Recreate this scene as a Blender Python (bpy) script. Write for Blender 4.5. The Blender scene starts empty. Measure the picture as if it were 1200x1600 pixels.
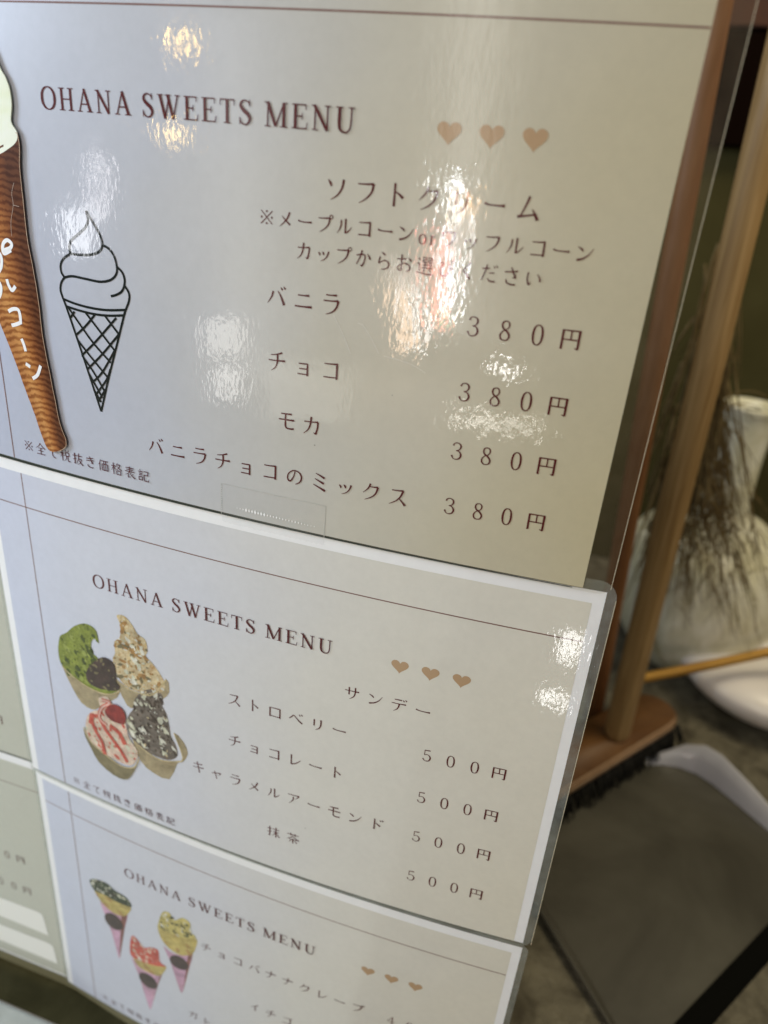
import bpy, bmesh, math, random
from mathutils import Vector, Matrix, noise
# ------------------------------------------------------------------ scene, camera, light
SC = bpy.context.scene
COL = SC.collection
SC.render.engine = 'CYCLES'
try:
    SC.cycles.use_denoising = True
    SC.cycles.max_bounces = 8
    SC.cycles.transparent_max_bounces = 12
    SC.cycles.sample_clamp_indirect = 6.0
except Exception:
    pass
SC.view_settings.view_transform = 'Standard'
SC.view_settings.look = 'None'
SC.view_settings.exposure = -0.06
SC.view_settings.gamma = 1.0
SC.view_settings.use_curve_mapping = False

camd = bpy.data.cameras.new('camera')
cam = bpy.data.objects.new('camera', camd)
COL.objects.link(cam)
SC.camera = cam
camd.sensor_fit = 'VERTICAL'
camd.sensor_height = 36.0
camd.sensor_width = 27.0
camd.lens = 25.78
camd.clip_start = 0.01
camd.clip_end = 30.0
RIGHT = Vector((0.9498, 0.30324, 0.07693))
DOWN = Vector((0.19554, -0.38348, -0.90261))
FWD = Vector((-0.24421, 0.87234, -0.42353))
m3 = Matrix((RIGHT, -DOWN, -FWD)).transposed()
cam.matrix_world = Matrix.Translation((0.27854, -0.25252, 0.13883)) @ m3.to_4x4()
camd.dof.use_dof = True
camd.dof.focus_distance = 0.305
camd.dof.aperture_fstop = 6.8

world = bpy.data.worlds.new("World")
SC.world = world
world.use_nodes = True
bg = world.node_tree.nodes['Background']
bg.inputs[0].default_value = (1.0, 0.95, 0.82, 1)
bg.inputs[1].default_value = 0.20


def aim(o, target):
    d = Vector(target) - o.location
    o.rotation_euler = d.to_track_quat('-Z', 'Y').to_euler()


def area(name, loc, target, sx, sy, power, color, roll=0.0):
    l = bpy.data.lights.new(name, 'AREA')
    l.shape = 'RECTANGLE'
    l.size = sx
    l.size_y = sy
    l.energy = power
    l.color = color
    o = bpy.data.objects.new(name, l)
    COL.objects.link(o)
    o.location = loc
    aim(o, target)
    if roll:
        o.rotation_euler = (o.rotation_euler.to_matrix() @ Matrix.Rotation(roll, 3, 'Z')).to_euler()
    return o


def bulb(name, loc, power, color, radius):
    l = bpy.data.lights.new(name, 'POINT')
    l.energy = power
    l.color = color
    l.shadow_soft_size = radius
    o = bpy.data.objects.new(name, l)
    COL.objects.link(o)
    o.location = loc
    return o


def refl_area(name, loc, sx, sy, radiance, color, roll=0.0, target=(0.19, 0, 0.08)):
    return area(name, loc, target, sx, sy, radiance * math.pi * sx * sy, color, roll)


# soft cool daylight raking in from the left, added fills: a weak frontal, a warm one over the things behind
area('daylight_lamp', (-0.74, -0.36, 0.40), (0.12, 0.0, -0.18), 0.32, 0.32, 10.2, (0.70, 0.83, 1.0))
area('front_fill', (-0.05, -1.28, 1.00), (0.15, 0.0, -0.10), 0.7, 0.5, 6.5, (1.0, 0.96, 0.89))
area('back_fill', (0.72, 0.34, 0.95), (0.45, 0.50, -0.40), 0.5, 0.5, 8.0, (1.0, 0.87, 0.60))
# bulbs and windows seen only as broken glints in the film
bulb('ceiling_bulb', (-1.025, -1.623, 0.385), 1.0, (1.0, 0.62, 0.17), 0.030)
bulb('ceiling_bulb', (-1.071, -1.607, 0.177), 0.9, (1.0, 0.66, 0.22), 0.026)
bulb('ceiling_bulb', (-0.045, -1.98, 0.055), 0.5, (1.0, 0.48, 0.10), 0.028)
refl_area('glint_lamp', (-0.068, -1.97, -0.07), 0.030, 0.38, 42, (0.93, 0.97, 1.0), 0.10)
refl_area('glint_lamp', (-0.108, -1.97, -0.15), 0.030, 0.30, 26, (1.0, 0.20, 0.15), 0.14)
refl_area('glint_lamp', (-0.125, -1.96, -0.17), 0.010, 0.26, 16, (1.0, 0.62, 0.35), 0.18)
refl_area('glint_lamp', (-0.190, -1.95, -0.23), 0.026, 0.26, 26, (1.0, 0.98, 0.95), 0.30)
refl_area('glint_lamp', (-0.235, -1.93, -0.26), 0.055, 0.22, 15, (1.0, 0.66, 0.42), 0.36)
refl_area('glint_lamp', (-0.062, -1.96, -0.25), 0.016, 0.09, 14, (0.62, 1.0, 0.40), 0.1)
refl_area('glint_lamp', (-1.37, -1.36, -0.085), 0.12, 0.12, 10, (0.95, 0.97, 1.0))
refl_area('glint_lamp', (-1.30, -1.42, 0.03), 0.04, 0.15, 13, (1.0, 0.95, 0.97))
refl_area('glint_lamp', (-0.62, -1.22, -0.24), 0.11, 0.08, 5.0, (1.0, 0.96, 0.88))
refl_area('glint_lamp', (-0.60, -1.21, -0.34), 0.07, 0.07, 6.0, (1.0, 0.97, 0.92))
refl_area('glint_lamp', (-0.33, -1.20, -0.32), 0.26, 0.12, 1.3, (1.0, 0.97, 0.88))
refl_area('glint_lamp', (0.215, -1.46, -0.26), 0.060, 0.016, 34, (1.0, 0.98, 0.95))
refl_area('glint_lamp', (0.20, -1.30, -0.345), 0.24, 0.010, 17, (1.0, 0.95, 0.85))
refl_area('glint_lamp', (0.375, -0.46, -0.335), 0.022, 0.032, 14, (1.0, 0.99, 0.97), 0.0, (0.286, 0, -0.04))  # added small lamp near the floor for the middle sheet's glints
refl_area('glint_lamp', (0.365, -0.43, -0.385), 0.034, 0.012, 14, (1.0, 0.99, 0.97), 0.0, (0.286, 0, -0.05))  # second added low lamp for the same glints

# added unseen lamps: nested strips shaped to give the soft upright sheen
for w_, r_ in ((0.06, 0.9), (0.15, 0.8), (0.26, 0.6), (0.40, 0.5)):
    refl_area('sheen_lamp', (-0.075, -2.02 - w_ * 0.1, 0.38), w_, 1.5, r_, (1.0, 0.97, 0.90), 0.05)
for w_, r_ in ((0.10, 0.5), (0.24, 0.5), (0.42, 0.4)):
    refl_area('sheen_lamp', (-0.62, -1.30 - w_ * 0.1, 0.02), w_, 0.7 + w_ * 0.3, r_, (0.98, 0.98, 0.95), 0.05)

# ------------------------------------------------------------------ helpers


def tag(o, label=None, cat=None, group=None, kind=None):
    if label: o['label'] = label
    if cat: o['category'] = cat
    if group: o['group'] = group
    if kind: o['kind'] = kind
    return o


def empty(name, loc, label=None, cat=None, group=None):
    o = bpy.data.objects.new(name, None)
    COL.objects.link(o)
    o.empty_display_size = 0.05
    o.location = loc
    return tag(o, label, cat, group)


def link_mesh(name, verts, faces, mats, parent=None, midx=None, smooth=False, world=True):
    """one mesh object; verts are world coordinates, made local to the parent's location"""
    off = parent_loc(parent)
    me = bpy.data.meshes.new(name)
    me.from_pydata([(v[0] - off[0], v[1] - off[1], v[2] - off[2]) for v in verts], [], faces)
    for m in (mats if isinstance(mats, (list, tuple)) else [mats]):
        me.materials.append(m)
    if midx:
        for p, i in zip(me.polygons, midx): p.material_index = i
    if smooth:
        for p in me.polygons: p.use_smooth = True
    me.update()
    o = bpy.data.objects.new(name, me)
    COL.objects.link(o)
    if parent: o.parent = parent
    return o


def parent_loc(p):
    v = Vector((0, 0, 0))
    while p:
        v += p.location
        p = p.parent
    return v


def bm_obj(name, bm, mats, parent=None, smooth=True, origin=None):
    off = parent_loc(parent)
    if origin is not None and parent is None:
        off = Vector(origin)
    bmesh.ops.recalc_face_normals(bm, faces=bm.faces)
    for v in bm.verts: v.co -= off
    me = bpy.data.meshes.new(name)
    bm.to_mesh(me); bm.free()
    for m in (mats if isinstance(mats, (list, tuple)) else [mats]): me.materials.append(m)
    if smooth:
        for p in me.polygons: p.use_smooth = True
    o = bpy.data.objects.new(name, me)
    COL.objects.link(o)
    if parent: o.parent = parent
    elif origin is not None: o.location = origin
    return o


def spline(pts, n=6, closed=False):
    """Catmull-Rom through tuples of any length"""
    P = [tuple(map(float, p)) for p in pts]
    if len(P) < 3 and not closed:
        return [tuple(a + (b - a) * i / n for a, b in zip(P[0], P[1])) for i in range(n + 1)] if len(P) == 2 else P
    out = []
    N = len(P)
    segs = N if closed else N - 1
    for i in range(segs):
        if closed:
            p0, p1, p2, p3 = P[i - 1], P[i], P[(i + 1) % N], P[(i + 2) % N]
        else:
            p0, p1, p2, p3 = P[max(i - 1, 0)], P[i], P[i + 1], P[min(i + 2, N - 1)]
        for k in range(n):
            t = k / n
            out.append(tuple(0.5 * (2 * b + (c - a) * t + (2 * a - 5 * b + 4 * c - d) * t * t + (3 * b - a - 3 * c + d) * t ** 3)
                             for a, b, c, d in zip(p0, p1, p2, p3)))
    if not closed: out.append(P[-1])
    return out


# ------------------------------------------------------------------ materials


def new_mat(name):
    m = bpy.data.materials.new(name)
    m.use_nodes = True
    nt = m.node_tree
    return m, nt, nt.nodes['Principled BSDF'], nt.nodes['Material Output']


def node(nt, typ, **kw):
    n = nt.nodes.new(typ)
    for k, v in kw.items():
        if k in ('op', ): n.operation = v
        else: setattr(n, k, v)
    return n


def ramp(nt, src, stops, interp='LINEAR'):
    r = nt.nodes.new('ShaderNodeValToRGB')
    r.color_ramp.interpolation = interp
    e = r.color_ramp.elements
    while len(e) < len(stops): e.new(0.5)
    for el, (p, c) in zip(e, stops):
        el.position = p
        el.color = (*c, 1)
    nt.links.new(src, r.inputs[0])
    return r.outputs[0]


def coords(nt):
    return nt.nodes.new('ShaderNodeTexCoord').outputs['Object']


def noise_tex(nt, scale, detail=3.0, rough=0.55, vec=None, dist=0.0):
    n = nt.nodes.new('ShaderNodeTexNoise')
    n.inputs['Scale'].default_value = scale
    n.inputs['Detail'].default_value = detail
    n.inputs['Roughness'].default_value = rough
    n.inputs['Distortion'].default_value = dist
    nt.links.new(vec if vec else coords(nt), n.inputs['Vector'])
    return n.outputs['Fac']


def math_n(nt, op, a, b=None):
    n = nt.nodes.new('ShaderNodeMath')
    n.operation = op
    for i, x in enumerate((a, b)):
        if x is None: continue
        if isinstance(x, (int, float)): n.inputs[i].default_value = x
        else: nt.links.new(x, n.inputs[i])
    return n.outputs[0]


def mix_col(nt, fac, a, b, blend='MIX'):
    n = nt.nodes.new('ShaderNodeMix')
    n.data_type = 'RGBA'
    n.blend_type = blend
    for sock, x in ((n.inputs[0], fac), (n.inputs[6], a), (n.inputs[7], b)):
        if isinstance(x, (int, float)): sock.default_value = x
        elif isinstance(x, tuple): sock.default_value = (*x, 1)
        else: nt.links.new(x, sock)
    return n.outputs[2]


FILM = dict(fine=0.000030, mid=0.000052, wide=0.00045)


def film_bump(nt):
    """the uneven skin of a laminating pouch: broad waves plus a fine orange peel"""
    c = coords(nt)
    mp = nt.nodes.new('ShaderNodeMapping')
    mp.inputs['Scale'].default_value = (1.25, 1.0, 0.55)
    mp.inputs['Rotation'].default_value = (0, math.radians(-12), 0)
    nt.links.new(c, mp.inputs[0])
    f = noise_tex(nt, 620, 1.0, 0.45, mp.outputs[0], 0.3)
    # the peel is stronger in some patches than in others
    f = math_n(nt, 'MULTIPLY', f, math_n(nt, 'ADD', 0.35, math_n(nt, 'MULTIPLY', noise_tex(nt, 38, 2, 0.5, c), 1.3)))
    md = noise_tex(nt, 135, 2.0, 0.5, mp.outputs[0], 0.6)
    w = noise_tex(nt, 13, 1.5, 0.5, c)
    h = math_n(nt, 'ADD', math_n(nt, 'MULTIPLY', f, FILM['fine']), math_n(nt, 'MULTIPLY', md, FILM['mid']))
    h = math_n(nt, 'ADD', h, math_n(nt, 'MULTIPLY', w, FILM['wide']))
    b = nt.nodes.new('ShaderNodeBump')
    b.inputs['Strength'].default_value = 1.0
    b.inputs['Distance'].default_value = 1.0
    nt.links.new(h, b.inputs['Height'])
    return b.outputs['Normal']


def laminated(name, color=None, color_fn=None, coat=1.0, base_rough=0.36, satin=0.10):
    m, nt, p, out = new_mat(name)
    p.inputs['Roughness'].default_value = base_rough
    p.inputs['Specular IOR Level'].default_value = satin
    p.inputs['Coat Weight'].default_value = coat
    # handling smears dull the gloss here and there
    nt.links.new(ramp(nt, noise_tex(nt, 24, 4, 0.62, None, 1.2), [(0.42, (0.035,) * 3), (0.60, (0.07,) * 3), (0.74, (0.20,) * 3)]), p.inputs['Coat Roughness'])
    p.inputs['Coat IOR'].default_value = 1.5
    nt.links.new(film_bump(nt), p.inputs['Coat Normal'])
    if color_fn: nt.links.new(color_fn(nt), p.inputs['Base Color'])
    else: p.inputs['Base Color'].default_value = (*color, 1)
    return m


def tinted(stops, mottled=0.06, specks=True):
    """printed background: a tone running across the sheet, faint ink mottling and dust specks"""
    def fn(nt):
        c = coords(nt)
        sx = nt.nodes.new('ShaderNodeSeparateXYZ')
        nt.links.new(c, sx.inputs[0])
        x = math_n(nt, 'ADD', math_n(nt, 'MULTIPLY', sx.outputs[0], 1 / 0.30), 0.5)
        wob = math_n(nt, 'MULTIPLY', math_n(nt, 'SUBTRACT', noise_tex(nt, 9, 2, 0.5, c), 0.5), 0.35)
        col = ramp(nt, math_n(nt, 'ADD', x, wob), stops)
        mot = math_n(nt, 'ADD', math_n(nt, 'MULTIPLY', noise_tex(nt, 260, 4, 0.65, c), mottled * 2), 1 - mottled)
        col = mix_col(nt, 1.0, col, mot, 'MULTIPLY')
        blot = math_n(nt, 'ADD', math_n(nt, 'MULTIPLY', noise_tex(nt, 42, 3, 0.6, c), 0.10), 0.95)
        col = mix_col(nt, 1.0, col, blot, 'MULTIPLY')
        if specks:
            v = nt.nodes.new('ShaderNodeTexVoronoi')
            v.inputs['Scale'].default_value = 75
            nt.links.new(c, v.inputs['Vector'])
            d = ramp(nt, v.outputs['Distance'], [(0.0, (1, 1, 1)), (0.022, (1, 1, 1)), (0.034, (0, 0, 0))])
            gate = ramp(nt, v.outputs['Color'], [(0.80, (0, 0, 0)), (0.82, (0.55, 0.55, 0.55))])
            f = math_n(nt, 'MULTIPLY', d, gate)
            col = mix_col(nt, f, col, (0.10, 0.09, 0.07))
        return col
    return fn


def white_paper(nt):
    c = coords(nt)
    return ramp(nt, noise_tex(nt, 160, 3, 0.6, c), [(0.2, (0.83, 0.83, 0.825)), (0.8, (0.88, 0.88, 0.87))])


PAPER = laminated('white_paper', color_fn=white_paper, satin=0.45)
PRINT = laminated('print_light_wash', color_fn=tinted([(0.0, (0.555, 0.585, 0.695)), (0.35, (0.60, 0.61, 0.65)), (0.62, (0.66, 0.645, 0.59)), (1.0, (0.715, 0.68, 0.565))]), satin=0.45)  # print tone with cool left and warm right light painted in
PRINT_TOP = laminated('print_light_wash_top', color_fn=tinted([(0.0, (0.44, 0.475, 0.59)), (0.35, (0.475, 0.49, 0.53)), (0.65, (0.52, 0.495, 0.41)), (1.0, (0.53, 0.47, 0.30))]), satin=0.45)  # as above, with the top sheet's dimmer light painted in too
PRINT_OLD = laminated('printed_olive_wash', color_fn=tinted([(0.0, (0.53, 0.54, 0.49)), (0.6, (0.53, 0.54, 0.46)), (1.0, (0.50, 0.50, 0.41))]), satin=0.35)
INK = laminated('brown_ink', (0.088, 0.009, 0.011))
INK_LINE = laminated('line_ink', (0.20, 0.105, 0.085))
INK_HEART = laminated('heart_ink', (0.45, 0.30, 0.17))
INK_BLACK = laminated('black_ink', (0.006, 0.010, 0.009))
STICKER = laminated('sticker_paper', (0.80, 0.80, 0.74), coat=0.3)


def printed(name, c1, c2, scale=500, c3=None):
    def fn(nt):
        c = coords(nt)
        st = [(0.32, c1), (0.68, c2)] if c3 is None else [(0.30, c1), (0.50, c2), (0.68, c3)]
        col = ramp(nt, noise_tex(nt, scale, 4, 0.65, c, 0.5), st)
        tone = math_n(nt, 'ADD', math_n(nt, 'MULTIPLY', noise_tex(nt, 170, 3, 0.6, c, 0.6), 1.3), 0.32)
        grain = math_n(nt, 'ADD', math_n(nt, 'MULTIPLY', noise_tex(nt, 1300, 2, 0.6, c), 0.4), 0.80)
        return mix_col(nt, 1.0, mix_col(nt, 1.0, col, tone, 'MULTIPLY'), grain, 'MULTIPLY')
    return laminated(name, color_fn=fn)


def film_mat(name, haze, tint, clear=(0.93, 0.94, 0.92), base=0.045, edge=0.6):
    m, nt, p, out = new_mat(name)
    tr = node(nt, 'ShaderNodeBsdfTransparent')
    tr.inputs[0].default_value = (*clear, 1)
    df = node(nt, 'ShaderNodeBsdfDiffuse')
    df.inputs[0].default_value = (*tint, 1)
    gl = node(nt, 'ShaderNodeBsdfGlossy')
    gl.inputs['Roughness'].default_value = 0.05
    n = film_bump(nt)
    nt.links.new(n, gl.inputs['Normal'])
    lw = node(nt, 'ShaderNodeLayerWeight')
    fr = node(nt, 'ShaderNodeMath'); fr.operation = 'MULTIPLY_ADD'
    pw = node(nt, 'ShaderNodeMath'); pw.operation = 'POWER'
    nt.links.new(lw.outputs['Facing'], pw.inputs[0]); pw.inputs[1].default_value = 4.0
    nt.links.new(pw.outputs[0], fr.inputs[0]); fr.inputs[1].default_value = edge; fr.inputs[2].default_value = base
    m1 = node(nt, 'ShaderNodeMixShader'); m2 = node(nt, 'ShaderNodeMixShader')
    hz = ramp(nt, noise_tex(nt, 90, 4, 0.65), [(0.3, (haze * 0.6,) * 3), (0.75, (haze * 1.5,) * 3)])
    nt.links.new(hz, m1.inputs[0])
    nt.links.new(tr.outputs[0], m1.inputs[1]); nt.links.new(df.outputs[0], m1.inputs[2])
    nt.links.new(fr.outputs[0], m2.inputs[0])
    nt.links.new(m1.outputs[0], m2.inputs[1]); nt.links.new(gl.outputs[0], m2.inputs[2])
    nt.links.new(m2.outputs[0], out.inputs[0])
    return m


FILM_CLEAR = film_mat('clear_film', 0.055, (0.50, 0.38, 0.24), (0.95, 0.95, 0.93), 0.022)
FILM_GREY = film_mat('greyish_film', 0.30, (0.40, 0.42, 0.38))
TAPE = film_mat('clear_tape', 0.03, (0.75, 0.75, 0.72), (1, 1, 1), 0.02, 0.15)


def plain(name, col, rough=0.6, spec=0.4, c2=None, scale=40, bump=0.0, bscale=200, metallic=0.0, stretch=None):
    m, nt, p, out = new_mat(name)
    p.inputs['Roughness'].default_value = rough
    p.inputs['Specular IOR Level'].default_value = spec
    p.inputs['Metallic'].default_value = metallic
    c = coords(nt)
    if stretch:
        mp = nt.nodes.new('ShaderNodeMapping')
        mp.inputs['Scale'].default_value = stretch
        nt.links.new(c, mp.inputs[0]); c = mp.outputs[0]
    if c2:
        nt.links.new(ramp(nt, noise_tex(nt, scale, 5, 0.6, c, 0.6), [(0.28, col), (0.72, c2)]), p.inputs['Base Color'])
    else:
        p.inputs['Base Color'].default_value = (*col, 1)
    if bump:
        b = nt.nodes.new('ShaderNodeBump')
        b.inputs['Distance'].default_value = bump
        nt.links.new(noise_tex(nt, bscale, 4, 0.6, c), b.inputs['Height'])
        nt.links.new(b.outputs[0], p.inputs['Normal'])
    return m


M_FLOOR = plain('concrete_floor', (0.055, 0.046, 0.030), 0.8, 0.25, (0.21, 0.19, 0.135), 34, 0.004, 130)
M_SLAB = plain('pale_slab', (0.40, 0.41, 0.36), 0.8, 0.2, (0.50, 0.51, 0.45), 30, 0.001, 90)
M_BOARD = plain('olive_board', (0.12, 0.105, 0.05), 0.6, 0.3, (0.17, 0.155, 0.085), 30)
M_FLOOR_SHADE = plain('floor_shade_strip', (0.030, 0.026, 0.009), 0.8, 0.1, (0.055, 0.048, 0.020), 40)
M_WALL = plain('dark_wall', (0.045, 0.038, 0.012), 0.9, 0.1, (0.07, 0.06, 0.022), 6)
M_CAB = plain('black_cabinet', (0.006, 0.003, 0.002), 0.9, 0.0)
M_PLANK = plain('dark_plank', (0.07, 0.022, 0.008), 0.6, 0.3, (0.04, 0.014, 0.006), 30)
M_HANDLE = plain('pale_turned_wood', (0.22, 0.122, 0.038), 0.5, 0.35, (0.48, 0.31, 0.135), 34, 0.0004, 90, 0.0, (5, 5, 0.22))
M_HANDLE2 = plain('red_brown_wood', (0.19, 0.075, 0.022), 0.5, 0.35, (0.27, 0.12, 0.045), 22, 0.0002, 90, 0.0, (6, 6, 0.6))
M_BLOCK = plain('broom_block_wood', (0.10, 0.042, 0.012), 0.5, 0.3, (0.18, 0.085, 0.028), 18, 0.0003, 80, 0.0, (1, 1, 6))
M_BLOCK_LIT = plain('lit_block_edge', (0.33, 0.21, 0.12), 0.6, 0.3, (0.42, 0.28, 0.17), 60)
M_BRISTLE = plain('black_bristle', (0.010, 0.009, 0.007), 0.7, 0.2)
M_PAN = plain('dustpan_metal', (0.040, 0.036, 0.026), 0.38, 0.5, (0.095, 0.089, 0.068), 8)
M_PANRIM = plain('dustpan_rim', (0.34, 0.34, 0.37), 0.26, 0.5, (0.40, 0.40, 0.43), 20)
M_RUBBER = plain('rubber_lip', (0.004, 0.004, 0.003), 0.9, 0.05)
M_CERAMIC = plain('white_glaze', (0.56, 0.52, 0.32), 0.4, 0.5, (0.86, 0.84, 0.71), 24, 0.0008, 45, 0.0, (1.2, 1.2, 0.7))
M_BOWL = plain('white_bowl_glaze', (0.78, 0.74, 0.70), 0.3, 0.5, (0.84, 0.80, 0.76), 8)
M_HOLE = plain('dark_inside', (0.03, 0.028, 0.015), 0.9, 0.1)
M_BRASS = plain('brass_rod', (0.55, 0.30, 0.055), 0.35, 0.5, (0.42, 0.22, 0.04), 25, metallic=0.35)
M_GRASS = plain('dry_grass', (0.075, 0.048, 0.017), 0.85, 0.1, (0.26, 0.19, 0.09), 40)
M_EDGE_DARK = plain('film_cut_edge', (0.014, 0.022, 0.014), 0.3, 0.5)
M_EDGE_GREY = plain('film_cut_edge_grey', (0.20, 0.21, 0.165), 0.4, 0.5)
M_EDGE_PALE = plain('film_cut_edge_pale', (0.52, 0.47, 0.34), 0.3, 0.6)
M_GLINT = plain('embossed_dot', (0.92, 0.92, 0.90), 0.15, 0.8)

# ------------------------------------------------------------------ traced prints, millimetres on their sheet
CONE_LINES = [[(81.13,90.72),(84.41,95.16),(87.04,99.15),(87.75,102.2),(86.48,104.7),(83.23,106.3),(77.9,107.3),(71.52,107.5)],[(81.13,90.72),(81.7,93.89),(80.14,96.76),(76.72,99.46),(72.7,102.3),(71.32,104.8),(71.5,107.6)],[(71.5,107.6),(68.01,109.7),(66.02,112.3),(65.96,115.3),(67.35,117.2)],[(67.35,117.2),(71.5,116.2),(77.92,116.4),(85.28,116.6),(90.59,115.2),(93.38,112.7),(93.94,109.8),(92.97,106),(90.67,103.5),(88.13,102.6)],[(67.35,117.2),(65.39,119.5),(64.54,122.6),(65.53,126)],[(93.94,109.8),(96.48,111.9),(97.23,115),(95.93,118.5),(93.2,120.5),(90,121.6)],[(97.1,116.7),(98.91,119.3),(98.68,122.2),(96.84,126)],[(65.87,126),(71.27,127),(78.8,127.6),(87.36,127.4),(96.84,126)],[(66.62,128.7),(73.15,129.5),(80.71,129.9),(88.2,129.5),(95.83,128.3)],[(65.53,126),(66.62,128.7),(70.69,140.9),(74.8,153.8),(80.28,171.4)],[(96.84,126),(95.83,128.3),(90.76,142.1),(85.74,155.6),(80.28,171.4)],[(67.7,129),(73.03,135.2),(79.4,142.2),(87.45,148.9)],[(76.59,130),(83.23,136.7),(90.09,143.6)],[(86.27,129.8),(92.44,136.2)],[(70.81,141.7),(76.61,147.5),(85.19,155.5)],[(72.63,148.2),(78.08,154.6),(82.92,161.8)],[(74.93,154.7),(78.1,159.7),(81.58,165.1)],[(77.27,162.2),(80.7,167.2)],[(70.21,140.2),(75.73,135.7),(81.23,130.1)],[(72.5,148.3),(80.61,141.1),(91.85,129.9)],[(74.78,153.9),(83.38,146),(92.87,136.1)],[(76.68,159.3),(82.6,153.8),(90.13,143.1)],[(78.17,164.3),(84.53,156.7),(86.97,151.7)],[(78.97,167.5),(83.55,161)],[(68.27,133.3),(70.86,130.3)]]
CUT_CONE = [(51.35,65.76),(52.61,69.62),(51.41,78.64),(51.31,89),(50.95,103.3),(52.37,115.6),(53.14,128.3),(53.21,141.6),(54.39,155.1),(55.97,169.1),(57.28,180.7),(59.87,188.6),(58.62,192.5),(53.01,195.6),(48.53,195.4),(45.67,189.2),(43.23,180.5),(39.38,169.3),(34.45,154.3),(29.37,141.1),(22.23,120.6),(14.31,97.27),(7.97,77.24),(14.32,73.77),(31.99,73.48),(44.35,70.39)]
CUT_CREAM = [(52.03,65.5),(49.73,62.17),(51.01,56.75),(50.99,51.49),(49.53,47.41),(47.53,44.6),(42.99,35.41),(36.26,29.57),(28.85,33.7),(19.13,46.41),(8.69,59.95),(7.91,77.49),(20.63,77.51),(38.52,74.84),(47.09,71.54),(51.5,68.6)]
HAND = [[(37.55,110),(41.18,108.7),(42.15,106.9),(40.09,105.8),(37.84,107.1),(36.82,109.5),(37.46,111.3),(41.44,109.5)],[(32.62,110.8),(34.92,111.8),(35.48,114),(34.58,117.1),(32.64,119.4)],[(32.32,123.4),(33.01,125.3),(32.25,128.1),(30.79,130.1)],[(36.96,121.6),(37.51,123.9),(39.16,125.9),(41.35,123.9)],[(35.46,135.2),(38.17,133.8),(41.04,133.6),(41.88,135.8),(41.66,139.4)],[(36.23,141),(39.1,140.1),(42.02,138.8)],[(40.96,146),(41.85,148.1),(42.55,151.2)],[(41.63,156.8),(44.11,157.8)],[(44.63,162.9),(47.77,160.7),(50.16,156.2)],[(31.09,85.6),(32.88,88.72),(33.96,91.38)],[(29.12,91.27),(34.84,86.91)],[(31.75,94.37),(32.92,98.75)]]
CUT_SCRATCH = [[(47.57,83.68),(45.72,87.59),(45.73,91.94),(43.44,98.25),(42.83,104)],[(45.73,91.94),(48.79,92.21)]]
SUNDAE = {'matcha_cup':[(35.46,114.7),(40.49,118.1),(50.83,122.1),(61.36,122.9),(68.88,120.5),(73.33,116.8),(70.75,122.5),(63.94,128.2),(57.44,134.6),(52.83,137.2),(45.96,135.3),(40.89,127.5)],'matcha_cream':[(35.62,98.09),(34.12,104.8),(34.61,112.9),(39.34,118.5),(47.64,121.7),(54.98,123.2),(63.48,122.6),(71.17,118.1),(72.63,113.4),(61.63,101),(57.81,98.37),(57.45,92.51),(59.93,88.7),(62.55,90.77),(62.26,85.96),(61.55,83.28),(58.75,81.31),(53.63,81.55),(46.89,85.74),(42,90.86),(37.21,94.5)],'bean_paste':[(51.81,113.8),(55.88,106.2),(63.92,98.74),(69.96,99.12),(72.06,103.4),(71.78,111.7),(73.79,114),(71.22,117.6),(65.93,119),(59.52,120.4),(53.33,119)],'caramel_cup':[(70.93,109.9),(78.69,113.2),(86.61,113.6),(94.59,111.3),(103,98.99),(104.4,104),(102.8,109.5),(92.07,119.7),(79.63,125.9),(75.85,122.6),(72.85,116.4)],'caramel_cream':[(75.76,69.66),(80.64,68.59),(85.02,72.79),(87.54,76.68),(92.08,78.99),(92.74,85.44),(91.36,88.8),(94.97,91.46),(99.34,96.81),(101.9,101.9),(100.6,107.3),(92.62,111.7),(84.68,113.1),(76.81,111.9),(72.28,106.4),(70.58,97.91),(72.53,93.26),(72.7,86.35),(76.52,82.18),(77.25,74.34)],'chocolate_cup':[(78.87,147.4),(86.77,151.9),(95.77,154.3),(105.9,151.6),(110.5,147.2),(105.9,132.2),(111.5,136.5),(113.6,143.2),(110.4,150),(106.8,152.5),(101.1,166.2),(90.93,166),(83,160.8)],'chocolate_cream':[(86.67,112.9),(94.82,107.9),(100.4,110.4),(99.11,116),(101.7,121.2),(103.2,129.1),(103.8,135.2),(106.5,140.6),(107.1,146.9),(102.9,151.7),(95.84,153.2),(87.79,152.1),(79.8,148.7),(76.23,141.8),(77,132.8),(81.76,124.6),(82.11,120.3)],'strawberry_cup':[(45.55,152.2),(49.56,160.8),(58.97,166),(69.51,169.8),(78.3,167.1),(82.28,159.4),(81.24,163.3),(75.51,175.1),(70.8,179.6),(63.13,179.4),(53.65,174.2),(48.99,165.7),(45.85,158.9)],'strawberry_cream':[(58.8,127),(64.4,123.8),(67.21,127),(75.07,131.4),(75.45,138.8),(76.82,147.1),(81.89,155.1),(79.11,163.6),(74.03,167.3),(65.41,167.2),(56.85,165.2),(49.63,160.2),(46.93,152.7),(49.46,142.7),(54.43,137.4),(59.05,134.5)],'cherry':[(62.15,135.4),(64.81,130.1),(69.82,126.8),(74.3,128.5),(75.94,133.2),(74.48,138.2),(70.2,139.3),(65.49,139)],'sauce':[[(60.89,127.3),(66.12,127.4),(60.29,132.9),(57.88,140.4),(62.31,144.2)],[(51.62,142.9),(54,150.9),(57.69,157.3),(58.97,166)],[(57.44,139.5),(60.95,146.9),(65.73,152.8),(70.52,158.7),(74.21,165.2)],[(64.54,143.2),(70.6,146.3),(73.7,152.9)],[(53.03,140.2),(51.08,147.6)]]}
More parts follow.
